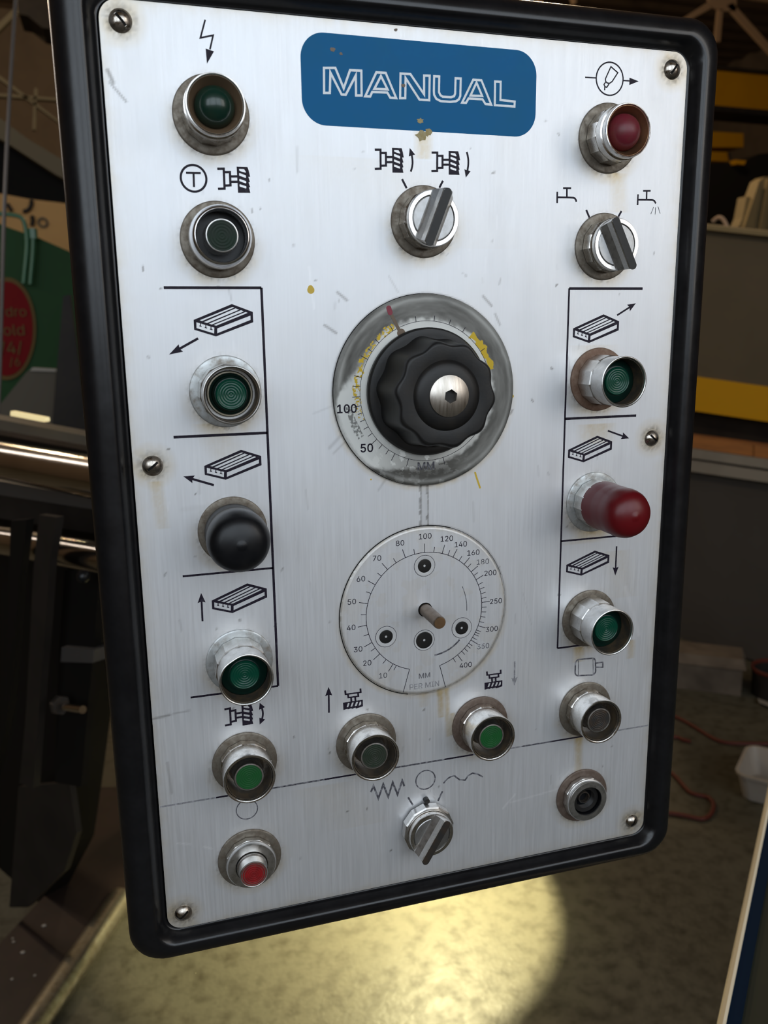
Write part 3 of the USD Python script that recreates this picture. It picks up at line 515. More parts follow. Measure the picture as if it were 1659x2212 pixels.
for i in range(len(rings) - 1):
    F += [np.stack([i * n + j, i * n + j2, (i + 1) * n + j2], 1), np.stack([i * n + j, (i + 1) * n + j2, (i + 1) * n + j], 1)]
for base, hh in ((0, -3.2), ((len(rings) - 1) * n, -112)):
    V = np.vstack([V, [0, 0, hh]]); F.append(np.stack([base + j, base + j2, np.full(n, len(V) - 1)], 1))
hm = trimesh.Trimesh(V, np.concatenate(F), process=False); hm.fix_normals()
obj('housing', pf(hm), M['housing'], panel, smooth=50, label='black pendant housing with a rounded lip')

# --- face plate with wear
COLX, ROWS = 103.7, [187, 132, 60.6, -9.6, -80.4, -138.8, -196.8]
WASH = [(-COLX, y) for y in ROWS] + [(COLX, y) for y in ROWS] + [(-35.3, -138.3), (34.2, -138.2), (0, 142.5)]
SCREWS = [(-141, 223.3), (140.8, 223.2), (-140.8, 25.8), (140.6, 25.6), (-141.4, -223), (141.2, -222.4)]
step = 0.8
xs, ys = np.linspace(-150, 150, int(300 / step) + 1), np.linspace(-232, 232, int(464 / step) + 1)
gx, gy = np.meshgrid(xs, ys); gx, gy = gx.ravel(), gy.ravel()
rc = 8.5
ax_, ay_ = np.abs(gx) - (150 - rc), np.abs(gy) - (232 - rc)
inc = (ax_ > 0) & (ay_ > 0); rr_ = np.hypot(ax_, ay_); over = inc & (rr_ > rc)
gx = np.where(over, np.sign(gx) * (150 - rc + ax_ / np.maximum(rr_, 1e-6) * rc), gx)
gy = np.where(over, np.sign(gy) * (232 - rc + ay_ / np.maximum(rr_, 1e-6) * rc), gy)
pts = np.column_stack([gx, gy, np.zeros_like(gx)])
nz = lambda s, seed=0, sx=1, sy=1: meshkit.fbm(pts * [s * sx, s * sy, 0] + 13.7, 3, seed)
n1, n2, n3, nd = nz(0.05), nz(0.25, 3), nz(0.9, 5), nz(0.16, 9, 1, 0.22)
edge = np.minimum(150 - np.abs(gx), 232 - np.abs(gy))
warm = 0.55 * np.exp(-np.maximum(edge, 0) / 3.2) * n2 + 0.18 * np.clip(n1 - 0.5, 0, 1)
dark = 0.25 * np.exp(-np.maximum(edge, 0) / 1.0) * n3
bright = np.zeros_like(gx)
for sx_, sy_ in SCREWS:
    d = np.hypot(gx - sx_, gy - sy_)
    warm += np.clip(1.15 - d / 11, 0, 1) * (0.3 + n2) * 0.95
    dark += np.clip(1.6 * (n3 - 0.28) * np.clip(1 - (d - 5.4) / 3.2, 0, 1), 0, 0.8) * (d > 4)
for k, (wx_, wy_) in enumerate(WASH):
    d = np.hypot(gx - wx_, gy - wy_); below = np.clip((wy_ - gy) / 18, -0.4, 1)
    warm += np.clip(1 - (d - 17) / 7, 0, 1) * np.clip(0.3 + 0.5 * below, 0, 1) * n2 * 1.25
    dark += np.clip(1 - (d - 17.3) / 2.6, 0, 1) * np.clip(2.2 * (n3 - 0.42), 0, 1) * (0.5 + 0.5 * below)
def drip(x0, y0, x1, y1, w, s, dk=0.0):
    global warm, dark
    t = np.clip((gy - y1) / (y0 - y1), 0, 1); ins = (gy < y0) & (gy > y1)
    dx = np.abs(gx - (x0 + (x1 - x0) * (1 - t)) - 1.2 * (n2 - 0.5))
    a = np.clip(1.4 - dx / w, 0, 1) * ins * (0.35 + n3) * (0.55 + 0.45 * t)
    warm = warm + 1.5 * s * a; dark = dark + dk * a
for a in [(9, -112, 10, -130, 1.8, .75), (13, -112, 14.5, -143, 1.5, .6), (17, -128, 17, -142, 1.4, .55), (0, -112, -1, -122, 3, .25), (98, -98, 98, -108, 3.4, .6), (100, -156, 101, -184, 2.6, .62), (134, -98, 134, -110, 2.6, .5), (100, 80, 100, 42, 12, .16),
          (104, 36, 104, 24, 10, .4), (110, -27, 96, -34, 12, .3), (-140, 18, -138, -6, 3.2, .35), (110, 170, 113, 150, 5, .3), (-112, 45, -104, 27, 8, .22), (0, 185, 0, 172, 4, .55), (-30, 172, 20, 130, 34, .07), (-60, -160, -40, -190, 16, .12), (120, -40, 128, -70, 9, .16)]: drip(*a)
# dial surround: grime just outside both dials, trickle between them
for cx_, cy_, r_ in ((0.5, 57.2, 50.2), (0, -64.6, 49)):
    d = np.hypot(gx - cx_, gy - cy_)
    warm += np.clip(1 - np.abs(d - r_ - 0.6) / 3.2, 0, 1) * n2 * np.clip((cy_ - gy) / 50 + 0.35, 0.1, 1) * 0.9
    dark += np.clip(1 - np.abs(d - r_) / 0.9, 0, 1) * (0.4 + n3 * 0.5)
for xx in (-2.2, 1.8): dark += 0.6 * (np.abs(gx - xx - 1.0 * (n2 - .5)) < 0.55) * (gy < 8) * (gy > -15.5) * np.clip(n3 * 1.6, 0, 1)
dark += 0.10 * (np.abs(gx) < 2.2) * (gy < 8) * (gy > -15.5)
# specks, nicks and scratches
rs = np.random.RandomState(5)
def seg(x0, y0, x1, y1, w, amt, ch='dark'):
    global dark, bright, warm
    dx, dy = x1 - x0, y1 - y0; L = dx * dx + dy * dy + 1e-9
    t = np.clip(((gx - x0) * dx + (gy - y0) * dy) / L, 0, 1)
    a = np.clip(1.3 - np.hypot(gx - x0 - t * dx, gy - y0 - t * dy) / w, 0, 1) * amt
    if ch == 'dark': dark = np.maximum(dark, a)
    elif ch == 'warm': warm = np.maximum(warm, a)
    else: bright = np.maximum(bright, a)
for k in range(85):
    x, y = rs.uniform(-140, 140), rs.uniform(-215, 215); s = rs.uniform(0.35, 0.62)
    seg(x, y, x + rs.normal(0, .6), y + rs.normal(0, .9), s, rs.uniform(.25, .75))
for a in [(-147.5, 198, -141, 190.5, .6, .5), (-148, 203, -146, 198, .9, .6), (-60, 48, -40, 55, .6, .12), (-52, 30, -43, 39, 1.0, .22), (-50, 27, -40, 36, .7, .2), (-26, 6, -18, 17, .7, .2), (-128, 3, -112, 4, 1.4, .06), (33, 106, 38, 101, .7, .5), (40, 97, 43, 91, .6, .4), (-53, 92, -47, 88, .7, .5), (-46, 108, -41, 104, .7, .5),
          (-150, -106.4, -141, -105.4, .7, .5), (-140, -105.2, -131, -104.4, .5, .3), (60, -60, 66, -80, .4, .12), (-19, 116, -14, 108, .5, .2), (-143, -150, -144, -132, .7, .3)]: seg(*a)
for a in [(55, -193, 95, -189, .6, .5, 'b'), (50, -196, 58, -188, .7, .6, 'b'), (-142, -180, -135, -182, .6, .5, 'b'), (-128, -185, -124, -187, .6, .6, 'b'), (128, -64, 139, -95, 1.6, .35, 'b'), (-60, 120, -58, 100, .5, .4, 'b')]: seg(*a)
for k in range(60):
    x, y = rs.uniform(-140, 140), rs.uniform(-215, 215); l = rs.uniform(2, 12)
    seg(x, y, x + rs.normal(0, .5), y + l, .5, rs.uniform(.08, .25), 'b' if k % 2 else 'dark')
smudge = np.clip(nz(0.035, 21, 1.6, 0.7) - 0.56, 0, 1) * 0.5
dark = np.clip(dark + smudge * 0.6 + 0.10 * np.clip(nd - 0.5, 0, 1), 0, 1); warm = np.clip(warm, 0, 1)
nx_ = len(xs); ii, jj = np.meshgrid(np.arange(len(ys) - 1), np.arange(nx_ - 1), indexing='ij'); a0 = (ii * nx_ + jj).ravel()
F = np.concatenate([np.stack([a0, a0 + 1, a0 + nx_ + 1], 1), np.stack([a0, a0 + nx_ + 1, a0 + nx_], 1)])
border = np.concatenate([np.arange(nx_ - 1), (np.arange(len(ys) - 1)) * nx_ + nx_ - 1, (np.arange(nx_ - 1, 0, -1)) + (len(ys) - 1) * nx_, (np.arange(len(ys) - 1, 0, -1)) * nx_])
nb, N0 = len(border), len(pts)
pts2 = np.vstack([pts, pts[border] + [0, 0, -2.4]])
k = np.arange(nb); k2 = (k + 1) % nb
F = np.concatenate([F, np.stack([border[k], N0 + k, N0 + k2], 1), np.stack([border[k], N0 + k2, border[k2]], 1)])
wear = np.column_stack([warm, dark, bright]); wear = np.vstack([wear, wear[border]])
plate = usdkit.mesh(stage, str(panel.GetPath()) + '/face_plate', (PF(pts2), F), M['plate'], smooth=False)
UsdGeom.PrimvarsAPI(plate).CreatePrimvar('wear', Sdf.ValueTypeNames.Color3fArray, 'vertex').Set(Vt.Vec3fArray.FromNumpy(wear.astype(np.float32)))
used[(str(panel.GetPath()), 'face_plate')] = 1
plate = tag(plate.GetPrim(), 'worn aluminium face plate with printed symbols')

# --- the blue name panel and its outlined lettering
sign = rrect(0, 205.6, 61, 20.3, 11.5)
ink('name_panel', sign, 'blue', plate, label='blue rounded name panel')
word = []
for outer, hole in MANUAL:
    g = Polygon(outer)
    if hole: g = g.difference(Polygon(hole))
    g = g.buffer(0.42, join_style=2)
    word += polys(g.difference(g.buffer(-1.08, join_style=2)))
ink('lettering', unary_union(word), 'white', plate, h=0.06, label='white outlined word MANUAL')

def blob(x, y, r, seed):
    q = random.Random(seed); k = [q.uniform(.6, 1.2) for _ in range(14)]
    return Polygon([(x + r * k[i] * math.cos(i * PI / 7), y + r * k[i] * .8 * math.sin(i * PI / 7)) for i in range(14)]).buffer(.1)
ink('stain', unary_union([blob(-1.2, 183.4, 3.0, 3), blob(2.5, 184.8, 2.0, 5), blob(-1.8, 190, 1.6, 8)]), 'stain', plate, h=0.08)
ink('stain', unary_union([blob(-10.3, 205.5, 1.1, 4)]), 'pointer', plate, h=0.14)
ink('stain', unary_union([blob(-45.5, 219, 1.2, 6), blob(-41.5, 217.4, .8, 7), blob(-14, 230.0, .8, 12)]), 'pointer', plate, h=0.09)
# --- printed symbols
cut_l = unary_union([line(p, 1.05) for p in CUT_LINES] + [Polygon(CUT_BODY).difference(unary_union([Polygon(h).buffer(-0.25).buffer(0.3) for h in CUT_HOLES]))])
tab_o = Polygon(TAB_OUT)
tab = tab_o.difference(unary_union([Polygon(h) for h in TAB_HOLES])).union(unary_union([line(t, 0.42) for t in TAB_TEES]))
def place(g, bb):
    x0, y0, x1, y1 = g.bounds; sx, sy = (bb[2] - bb[0]) / (x1 - x0), (bb[3] - bb[1]) / (y1 - y0)
    return affinity.affine_transform(g, [sx, 0, 0, sy, bb[0] - x0 * sx, bb[1] - y0 * sy])
for k, bb in enumerate(TAB_PLACES): ink('table_symbol', place(tab, bb), 'ink' if k < 5 else 'ink', plate)
cut_v = affinity.rotate(cut_l, -90)
for k, bb in enumerate(CUT_PLACES):
    ink('cutter_symbol', place(cut_l if k < 4 else cut_v, bb), 'ink', plate)
def arrow(a, b, w=0.95, hl=5.6, hw=4.0):
    a, b = np.array(a), np.array(b); u = (b - a) / np.linalg.norm(b - a); v = np.array([-u[1], u[0]]); c = b - u * hl
    return line([a, c + u * .8], w).union(Polygon([b, c + v * hw / 2, c + u * 0.7, c - v * hw / 2]))
for k, (a, b) in enumerate(ARROWS):
    g = arrow(a, b, 1.15 if k < 2 else 0.95, 6.5 if k == 0 else 5.2)
    ink('direction_arrow', g, 'ink_faint' if k == 7 else 'ink', plate)
def smooth_curve(p):
    p = np.array(p); t = np.linspace(0, 1, len(p)); tt = np.linspace(0, 1, 24)
    return np.column_stack([np.poly1d(np.polyfit(t, p[:, q], min(3, len(p) - 1)))(tt) for q in (0, 1)])
def head(tip, frm, hl=3.6, hw=3.4):
    tip, frm = np.array(tip), np.array(frm); u = (tip - frm) / np.linalg.norm(tip - frm); v = np.array([-u[1], u[0]]); c = tip - u * hl
    return Polygon([tip, c + v * hw / 2, c - v * hw / 2])
for k, cpts in enumerate(CURVES):
    c = smooth_curve(cpts)
    g = unary_union([line(c[(4 if k == 2 else 0):-4], 0.95), head(c[-1], c[-5])] + ([head(c[0], c[4])] if k == 2 else []))
    ink('turning_arrow', g, 'ink', plate)
for k, a in enumerate(MARKS): ink('position_mark', line(a, 1.05), 'ink_worn' if k > 3 else 'ink', plate)
for t in TAPS: ink('tap_symbol', unary_union([line(p, 0.9) for p in t]), 'ink', plate)
ink('tap_spray', unary_union([line(p, 0.3) for p in SPRAY]), 'ink_worn', plate)
ink('lightning_symbol', line(BOLT, 0.75).union(Polygon(BOLT_HEAD)), 'ink', plate)
circ_line = lambda x, y, r, w: Point(x, y).buffer(r + w / 2, 48).difference(Point(x, y).buffer(r - w / 2, 48))
ink('lubrication_symbol', unary_union([line(p, 0.62) for p in OIL] + [Polygon(OIL_HEAD), circ_line(OIL_C[0], -OIL_C[1], OIL_C[2], 0.7)]), 'ink', plate)
ink('letter_symbol', unary_union([line(p, 0.95) for p in T_LINES] + [circ_line(T_C[0], -T_C[1], T_C[2], 1.0)]), 'ink', plate, label='letter T in a circle')
MOT = Polygon(MOTOR).buffer(-2.4).buffer(2.4, 8)
ink('motor_symbol', unary_union([circ_line(0, 0, 0, 0.01)] + [MOT.buffer(0.45, 8).difference(MOT.buffer(-0.45, 8))] + [line(p, 0.42) for p in MOTOR_LINES[:2]] + [line(MOTOR_LINES[2], 0.8)]), 'ink_worn', plate)
ink('zigzag_symbol', line(ZIG, 1.1), 'ink_worn', plate)
ink('wave_symbol', LineString(smooth_curve(WAVE[:4]).tolist() + WAVE[4:5] + WAVE[5:]).simplify(.1).buffer(.45), 'ink_worn', plate)
ink('ring_symbol', circ_line(RING_C[0], RING_C[1] * -1, RING_C[2], 0.7), 'ink_worn', plate)
ink('ring_symbol', circ_line(RING2_C[0], RING2_C[1] * -1, RING2_C[2] - .2, 0.55), 'ink_worn', plate)
for sgn, x0, x1 in ((-1, -83.9, -130), (1, 83.6, 129.4)):
    vb = -97.3 if sgn < 0 else -97
    w = 1.25 if sgn < 0 else 1.05
    ink('frame_line', line([(x0, 110.1), (x0, vb)], w), 'ink', plate)
    for y in (110, 39.3, -31.4, vb): ink('frame_line', line([(x0, y), (x1, y)], 1.35 if y > 0 else 1.05), 'ink', plate)
for x0, x1, m_ in ((-149.5, -120, 'ink_faint'), (-120, -92, 'ink'), (-92, -60, 'ink_worn'), (-60, -22, 'ink'), (-22, 12, 'ink_worn'), (12, 30, 'ink'), (30, 62, 'ink_faint'), (62, 82, 'ink_worn'), (82, 104, 'ink'), (104, 149.5, 'ink_faint')):
    ink('dividing_line', line([(x0, -156.9), (x1, -156.9)], 0.95), m_, plate)
for x, y, r in ((-59.4, 109, 1.8), (51, 53, 0.9), (-30, 12, .4)): ink('paint_spot', Point(x, y).buffer(r, 12).union(Point(x - .1, y + r * .6).buffer(r * .7)), 'yellow_paint', plate)
ink('paint_spot', line([(29.5, 12), (30.5, 9), (32.5, 3.5)], 1.0, 1), 'yellow_paint', plate)

# --- slotted screws
def slotted(x, y, ang, r=4.5, hgt=2.5):
    R_ = (r * r + hgt * hgt) / (2 * hgt); n = 28
    prof = [(0, -1)] + [(r, -1), (r, 0.25)] + [(R_ * math.sin(t), R_ * math.cos(t) - R_ + hgt + 0.2) for t in np.linspace(math.asin(r / R_), 0, 9)]
    mm_ = lathe(prof, n, 0, 0, close=False)
    mm_.merge_vertices(); mm_.fix_normals()
    v = np.asarray(mm_.vertices) * 1000; v = np.stack([v[:, 0], v[:, 2], -v[:, 1]], 1)
    man = m3.Manifold(m3.Mesh(v.astype(np.float32), np.asarray(mm_.faces, np.uint32)))
    slot = m3.Manifold.cube((2.4 * r, 1.15, 2.4), True).translate((0, 0, hgt + 0.45)).rotate((0, 0, ang))
    if man.status() == m3.Error.NoError and man.volume() > 0: man = man - slot
    q = man.to_mesh(); return pf(trimesh.Trimesh(q.vert_properties[:, :3], q.tri_verts, process=False), x, y)
for (x, y), a, r in zip(SCREWS, (-48, 55, 38, -46, 38, 62), (5.0, 5.0, 5.0, 4.7, 4.7, 4.4)):
    sc_ = obj('screw', slotted(x, y, a, r), M['screw'], panel, smooth=30)
    hl_ = r * .62; sl = trimesh.creation.box((2 * hl_, 1.12, .12)); sl.apply_translation((0, 0, 1.83)); sl.apply_transform(trimesh.transformations.rotation_matrix(math.radians(a), [0, 0, 1]))
    obj('slot', pf(sl, x, y), M['near_black'], sc_, smooth=False)  # near-black strip paints the slot floor as if in shade

# --- buttons, lamps, switches
def ngon(n, r, h0, h1, x, y, ch=0.7, rot=0.0):
    a = np.arange(n) * 2 * PI / n + rot; P3 = []
    for rr, h in ((r - ch, h0), (r, h0 + ch), (r, h1 - ch), (r - ch * 1.3, h1)): P3 += [(rr * math.cos(t), rr * math.sin(t), h) for t in a]
    return pf(hull(P3), x, y)
def nut(parent, x, y, h1, r=13.9, m='steel', rot=0.13):
    v = np.asarray(ngon(12, r, 1.2, h1, 0, 0, 0.6, rot).vertices) * 1000; man = m3.Manifold.hull_points(np.column_stack([v[:, 0], v[:, 2], -v[:, 1]])) - m3.Manifold.cylinder(h1 + 4, 9.3, 9.3, 48).translate((0, 0, -1))
    q = man.to_mesh(); obj('nut', pf(trimesh.Trimesh(q.vert_properties[:, :3], q.tri_verts, process=False), x, y), M[m], parent, smooth=12)
def washer(parent, x, y, m='washer', r=17.6):
    obj('washer', lathe([(9, -0.3), (r - .1, -0.3), (r, 0.2), (r - .15, 0.8), (r - .8, 1.25), (r - 3, 1.3), (9, 1.3)], 72, x, y), M[m], parent, smooth=40)
def tube(r0, r1, h0, h1, wall, rin, hin, x, y, lipr=0.5, n=72):
    """open collar: outside r0 at h0 flaring to r1 at h1, bore rin down to hin"""
    return lathe([(rin, hin), (r0 - .3, h0), (r0, h0 + .3), (r1, h1 - lipr * 1.3), (r1 + .12, h1 - lipr * .5), (r1 - .12, h1 - .05), (r1 - wall * .5, h1), (r1 - wall, h1 - .25), (rin, h1 - 1.5)], n, x, y)
def bore(parent, x, y, r, h0, h1, m='inner'):
    obj('bore', lathe([(0, h0), (r, h0), (r, h1), (r + .25, h1), (r + .25, h0 - .3), (0, h0 - .3)], 56, x, y), M[m], parent, smooth=40)
def grooved(r, h, x, y, n=6, depth=0.07):
    prof = [(0, h - 3)] + [(r, h - 3), (r, h)]
    for q in np.linspace(r * .97, r * .03, n * 6): prof.append((q, h + depth * math.cos(q / r * n * 2 * PI)))
    return lathe(prof + [(0, h)], 48, x, y, close=False)
def start(name, mesh, m, label): return obj(name, mesh, M[m], panel, smooth=40, label=label)

def illuminated(x, y, label, wm='washer', dent=0.0, ring=False, lensh=20.2):
    c = tube(13.2, 13.5, 13.8, 26.4, 0.75, 12.5, 13.8, x, y)
    if dent:                                                   # the lip of one collar is bent in at its upper left
        v = np.asarray(c.vertices); dx, dy = v[:, 0] * 1000 - x, v[:, 2] * 1000 - y; hh = -v[:, 1] * 1000
        a = np.arctan2(dy, dx); w = np.exp(-((a - 2.1) / 0.35) ** 2) * np.clip((hh - 20) / 6, 0, 1) * dent
        v = v.copy(); v[:, 0] -= dx * w / 1000; v[:, 2] -= dy * w / 1000; c.vertices = v
    b = start('illuminated_push_button', c, 'steel', label)
    washer(b, x, y, wm); nut(b, x, y, 14.2)
    bore(b, x, y, 12.2, 13.0, 25.2)
    if ring: obj('lens_ring', lathe([(9.6, 13), (10.9, 13), (10.9, 17.0), (10.5, 17.5), (9.9, 17.5), (9.6, 17)], 56, x, y), M['rail' if ring else 'inner'], b)
    if ring: body, fh, fr = [(0, 13), (9.7, 13), (9.6, 16.5), (8.7, 17), (8.2, 20.6), (7.6, 21.6), (7.3, 21.7), (0, 21.6)], 22.6, 7.2
    else: body, fh, fr = [(0, 13), (12.0, 13), (12.0, 16.4), (11.6, 16.9), (10.4, 17.3), (9.2, 18.2), (8.2, lensh - 1.2), (7.7, lensh - .9), (0, lensh - 1)], lensh, 7.6
    ln = obj('lens', lathe(body, 56, x, y, close=False), M['lens_body'], b, smooth=40)
    obj('lens_face', lathe([(0, fh - 1.4), (fr, fh - 1.4), (fr, fh - .4), (fr - .5, fh)] + [(r, fh - .12 - .5 * (1 - r / fr) + .11 * math.cos(r * 5.2)) for r in np.linspace(fr - .8, 0, 26)], 64, x, y, close=False), M['green_lens'], ln, smooth=70)
    return b
def pushbutton(x, y, label, disc, capm='steel', nut_h=5.6, wm='washer'):
    b = start('push_button', tube(13.2, 13.6, 5.2, 18.9, 1.15, 12.1, 5.2, x, y, 1.2), 'chrome', label)
    washer(b, x, y, wm); nut(b, x, y, nut_h + .6, m='chrome')
    bore(b, x, y, 11.75, 5.4, 17.6)
    obj('button_cap', lathe([(0, 5), (8.0, 5), (8.0, 15.6), (7.6, 16.4), (6.9, 16.5), (6.8, 16.1), (0, 16.1)], 48, x, y, close=False), M[capm], b)
    obj('button_disc', grooved(6.75, 16.3, x, y), M[disc], b, smooth=70)
    return b
X = COLX
def indicator(x, y, label, dome, mm='chrome'):
    b = start('indicator_lamp', lathe([(9.2, 10), (13.5, 10), (13.7, 11), (13.6, 14.8), (12.7, 15.2), (12.5, 15.9), (13.1, 16.3), (13.25, 17), (13.2, 18.8), (12.95, 19.4), (12.5, 19.5), (12.1, 19.2), (9.4, 13.2), (9.2, 12)], 72, x, y), mm, label)
    washer(b, x, y); nut(b, x, y, 10.6, 13.9, mm)
    obj('reflector', lathe([(8.4, 12.2), (12.0, 18.9), (11.8, 18.95), (8.4, 12.8)], 56, x, y), M['pointer' if dome == 'green_dome' else 'brass'], b)
    prof = [(0, 11), (9.0, 11)] + [(9.0 * math.cos(t), 13.6 + 9.0 * math.sin(t)) for t in np.linspace(0.05, PI / 2, 14)]
    obj('lens_dome', lathe(prof, 48, x, y, close=False), M[dome], b, smooth=60)
indicator(-X, ROWS[0], 'green domed indicator lamp under the lightning symbol', 'green_dome')
b = start('push_button', lathe([(11.4, 6), (13.4, 6), (14.2, 7.5), (14.3, 12), (13.9, 15.5), (13.3, 17.6), (12.6, 18.6), (11.9, 18.8), (11.45, 18.3), (11.3, 17)], 72, -X, ROWS[1]), 'bright_chrome', 'dark green push button in a bright chrome collar')
washer(b, -X, ROWS[1]); nut(b, -X, ROWS[1], 6.4, 14.2, 'chrome'); bore(b, -X, ROWS[1], 11.35, 7, 17.8, 'black_rubber')
obj('button_cap', lathe([(0, 7), (7.9, 7), (7.6, 17.8), (7.3, 18.5), (6.9, 18.6), (6.8, 18.2), (0, 18.2)], 48, -X, ROWS[1], close=False), M['steel'], b)
obj('button_disc', grooved(6.75, 18.3, -X, ROWS[1], 5, .05), M['green_dark'], b, smooth=70)
illuminated(-X, ROWS[2], 'green illuminated button with a brassy ring, below the upper left table symbol', 'washer_zinc', ring=True)
# black and red rubber caps
def booted(y, x, prof, m, label, nuth, wm):
    b = start('capped_push_button', lathe(prof, 64, x, y, close=False), m, label)
    washer(b, x, y, wm); nut(b, x, y, nuth)
booted(ROWS[3], -X, [(0, 4), (13.9, 3.2), (14.5, 3.6), (14.7, 6), (14.2, 8.5), (13.9, 10), (14.3, 12), (15.0, 16), (15.4, 21), (15.2, 25), (14.2, 29), (12.2, 31.6), (9.0, 33.2), (5, 34.0), (3.0, 34.2), (2.2, 34.5), (1.2, 34.8), (0, 34.9)], 'black_rubber', 'black rubber capped push button', 5.0, 'washer')
booted(ROWS[3], X, [(0, 11), (13.4, 9.6), (13.8, 10.0), (13.9, 12), (13.8, 15), (13.5, 18), (13.45, 20), (13.6, 23), (13.55, 26), (13.5, 28), (13.7, 30.5), (13.7, 33), (13.2, 36), (11.8, 39), (9.2, 41.3), (6, 42.6), (3.4, 43.0), (2.2, 43.3), (1.2, 43.7), (0, 43.8)], 'red_rubber', 'long red rubber capped push button', 11.5, 'washer_zinc')
illuminated(-X, ROWS[4], 'green illuminated button with a bent collar lip', 'washer_zinc', dent=0.05)
pushbutton(-X, ROWS[5], 'bright green push button beneath the double arrow symbol', 'green_mid')
b = start('push_button', lathe([(8.7, 5), (13.3, 5), (13.6, 5.4), (13.6, 7.2), (13.0, 8.2), (8.9, 8.3), (8.7, 7.8)], 72, -X, ROWS[6]), 'steel', 'red push button standing out of a low collar')
washer(b, -X, ROWS[6]); nut(b, -X, ROWS[6], 5.6, 13.9, 'steel'); bore(b, -X, ROWS[6], 8.65, 2, 7.8)
obj('button_cap', lathe([(0, 2), (8.3, 2), (8.3, 9.5), (7.7, 10.2), (7.6, 15.3), (7.2, 15.8), (6.9, 15.6), (0, 15.4)], 48, -X, ROWS[6], close=False), M['steel'], b)
obj('button_disc', grooved(6.85, 15.6, -X, ROWS[6]), M['red_disc'], b, smooth=70)
pushbutton(-35.3, -138.3, 'dirty dark green push button below the rate dial', 'green_grey')
pushbutton(34.2, -138.2, 'green push button with a rusty washer right of the rust streaks', 'green_mid', wm='washer_brown')
indicator(X, ROWS[0], 'red domed indicator lamp', 'red_dome')
illuminated(X, ROWS[2], 'green illuminated button with a rust-brown washer', 'washer_rust', lensh=19.8)
illuminated(X, ROWS[4], 'green illuminated button above the motor symbol', 'washer')
pushbutton(X, ROWS[5], 'grey metal push button below the motor symbol', 'knurl')
b = start('empty_button_socket', lathe([(9.3, 4.5), (13.3, 4.5), (13.5, 5), (13.5, 5.9), (13.0, 6.2), (13.4, 6.6), (13.3, 7.6), (12.8, 8.1), (9.5, 8.2), (9.3, 7.8)], 72, X, ROWS[6]), 'steel', 'empty button socket with an open black bore')
washer(b, X, ROWS[6], 'washer_brown'); nut(b, X, ROWS[6], 5.2, 13.9, 'steel')
bore(b, X, ROWS[6], 9.25, 0.45, 7.6, 'black_rubber')
obj('socket_thread', lathe([(6.4, .6), (8.6, .6), (8.6, 5.2)] + [(6.2 + .45 * (k % 2), 5.0 - .4 * k) for k in range(11)], 40, X, ROWS[6]), M['black_plastic'], b, smooth=20)
obj('socket_spring', cat_([trimesh.creation.torus(3.6, 0.32, 28, 8, transform=trimesh.transformations.translation_matrix([X, ROWS[6], h])) for h in ()] or [lathe([(3.2, h - .3), (3.8, h - .3), (3.8, h + .3), (3.2, h + .3)], 28, X, ROWS[6]) for h in (0.9, 2.0, 3.1)]), M['knurl'], b)

def selector(x, y, ang, label, hr, wm='washer', half=13.2, nutr=13.9, inlay='black_plastic'):
    b = start('selector_switch', lathe([(10.6, hr - 6), (13.2, hr - 6), (13.4, hr - 4), (13.0, hr - 3.5), (13.4, hr - 3), (13.45, hr - .6), (13.0, hr), (11.1, hr), (10.8, hr - .5)], 72, x, y), 'chrome', label)
    if wm: washer(b, x, y, wm)
    nut(b, x, y, hr - 4.4, nutr, 'chrome' if wm else 'steel')
    obj('dial_disc', lathe([(0, hr - 3), (10.7, hr - 3), (10.7, hr - .3), (10.3, hr), (0, hr)], 56, x, y, close=False), M['disc_steel'], b)
    rot = trimesh.transformations.rotation_matrix(math.radians(ang), [0, 0, 1])
    top, w0, w1 = hr + 7.2, 6.0, 2.5
    body = []
    for h0, wa, h1, wb, e0, e1 in ((hr - .6, w0, hr + .8, w0 - .5, half - 1.6, half - .9), (hr + .8, w0 - .5, hr + 4.0, w1 + 1.0, half - .9, half - .3), (hr + 4.0, w1 + 1.0, top - .5, w1, half - .3, half), (top - .5, w1, top, w1 - .45, half, half - .4)):
        body.append(hull([(sx * e, sy * w, h) for h, w, e in ((h0, wa, e0), (h1, wb, e1)) for sx in (-1, 1) for sy in (-1, 1)] + [(sx * (e + .7), sy * w * .45, h) for h, w, e in ((h0, wa, e0), (h1, wb, e1)) for sx in (-1, 1) for sy in (-1, 1)]))
    lev = cat_(body); lev.apply_transform(rot); obj('lever', pf(lev, x, y), M['steel'], b, smooth=25)
    strip = extr_raw(LineString([(-half + .7, 0), (half - 1.3, 0)]).buffer(w1 - .4, cap_style=1), top - .4, top + .12); strip.apply_transform(rot)
    obj('lever_inlay', pf(strip, x, y), M[inlay], b, smooth=25)
def extr_raw(g, h0, h1):
    m = trimesh.creation.extrude_polygon(g, h1 - h0, engine='earcut'); m.apply_translation([0, 0, h0]); return m
selector(0, 142.5, 68, 'selector switch with a bright lever under the two cutter symbols', 14.6)
selector(X, ROWS[1], 117, 'selector switch between the two tap symbols', 13.2)
selector(0, -197, 59, 'selector switch at the bottom, without a washer', 11.6, None, nutr=15.4, inlay='knurl')
obj('stud', lathe([(0, 0), (1.7, 0), (1.6, 3), (0, 3.4)], 16, 0.2, -180.3, close=False), M['black_plastic'], panel)

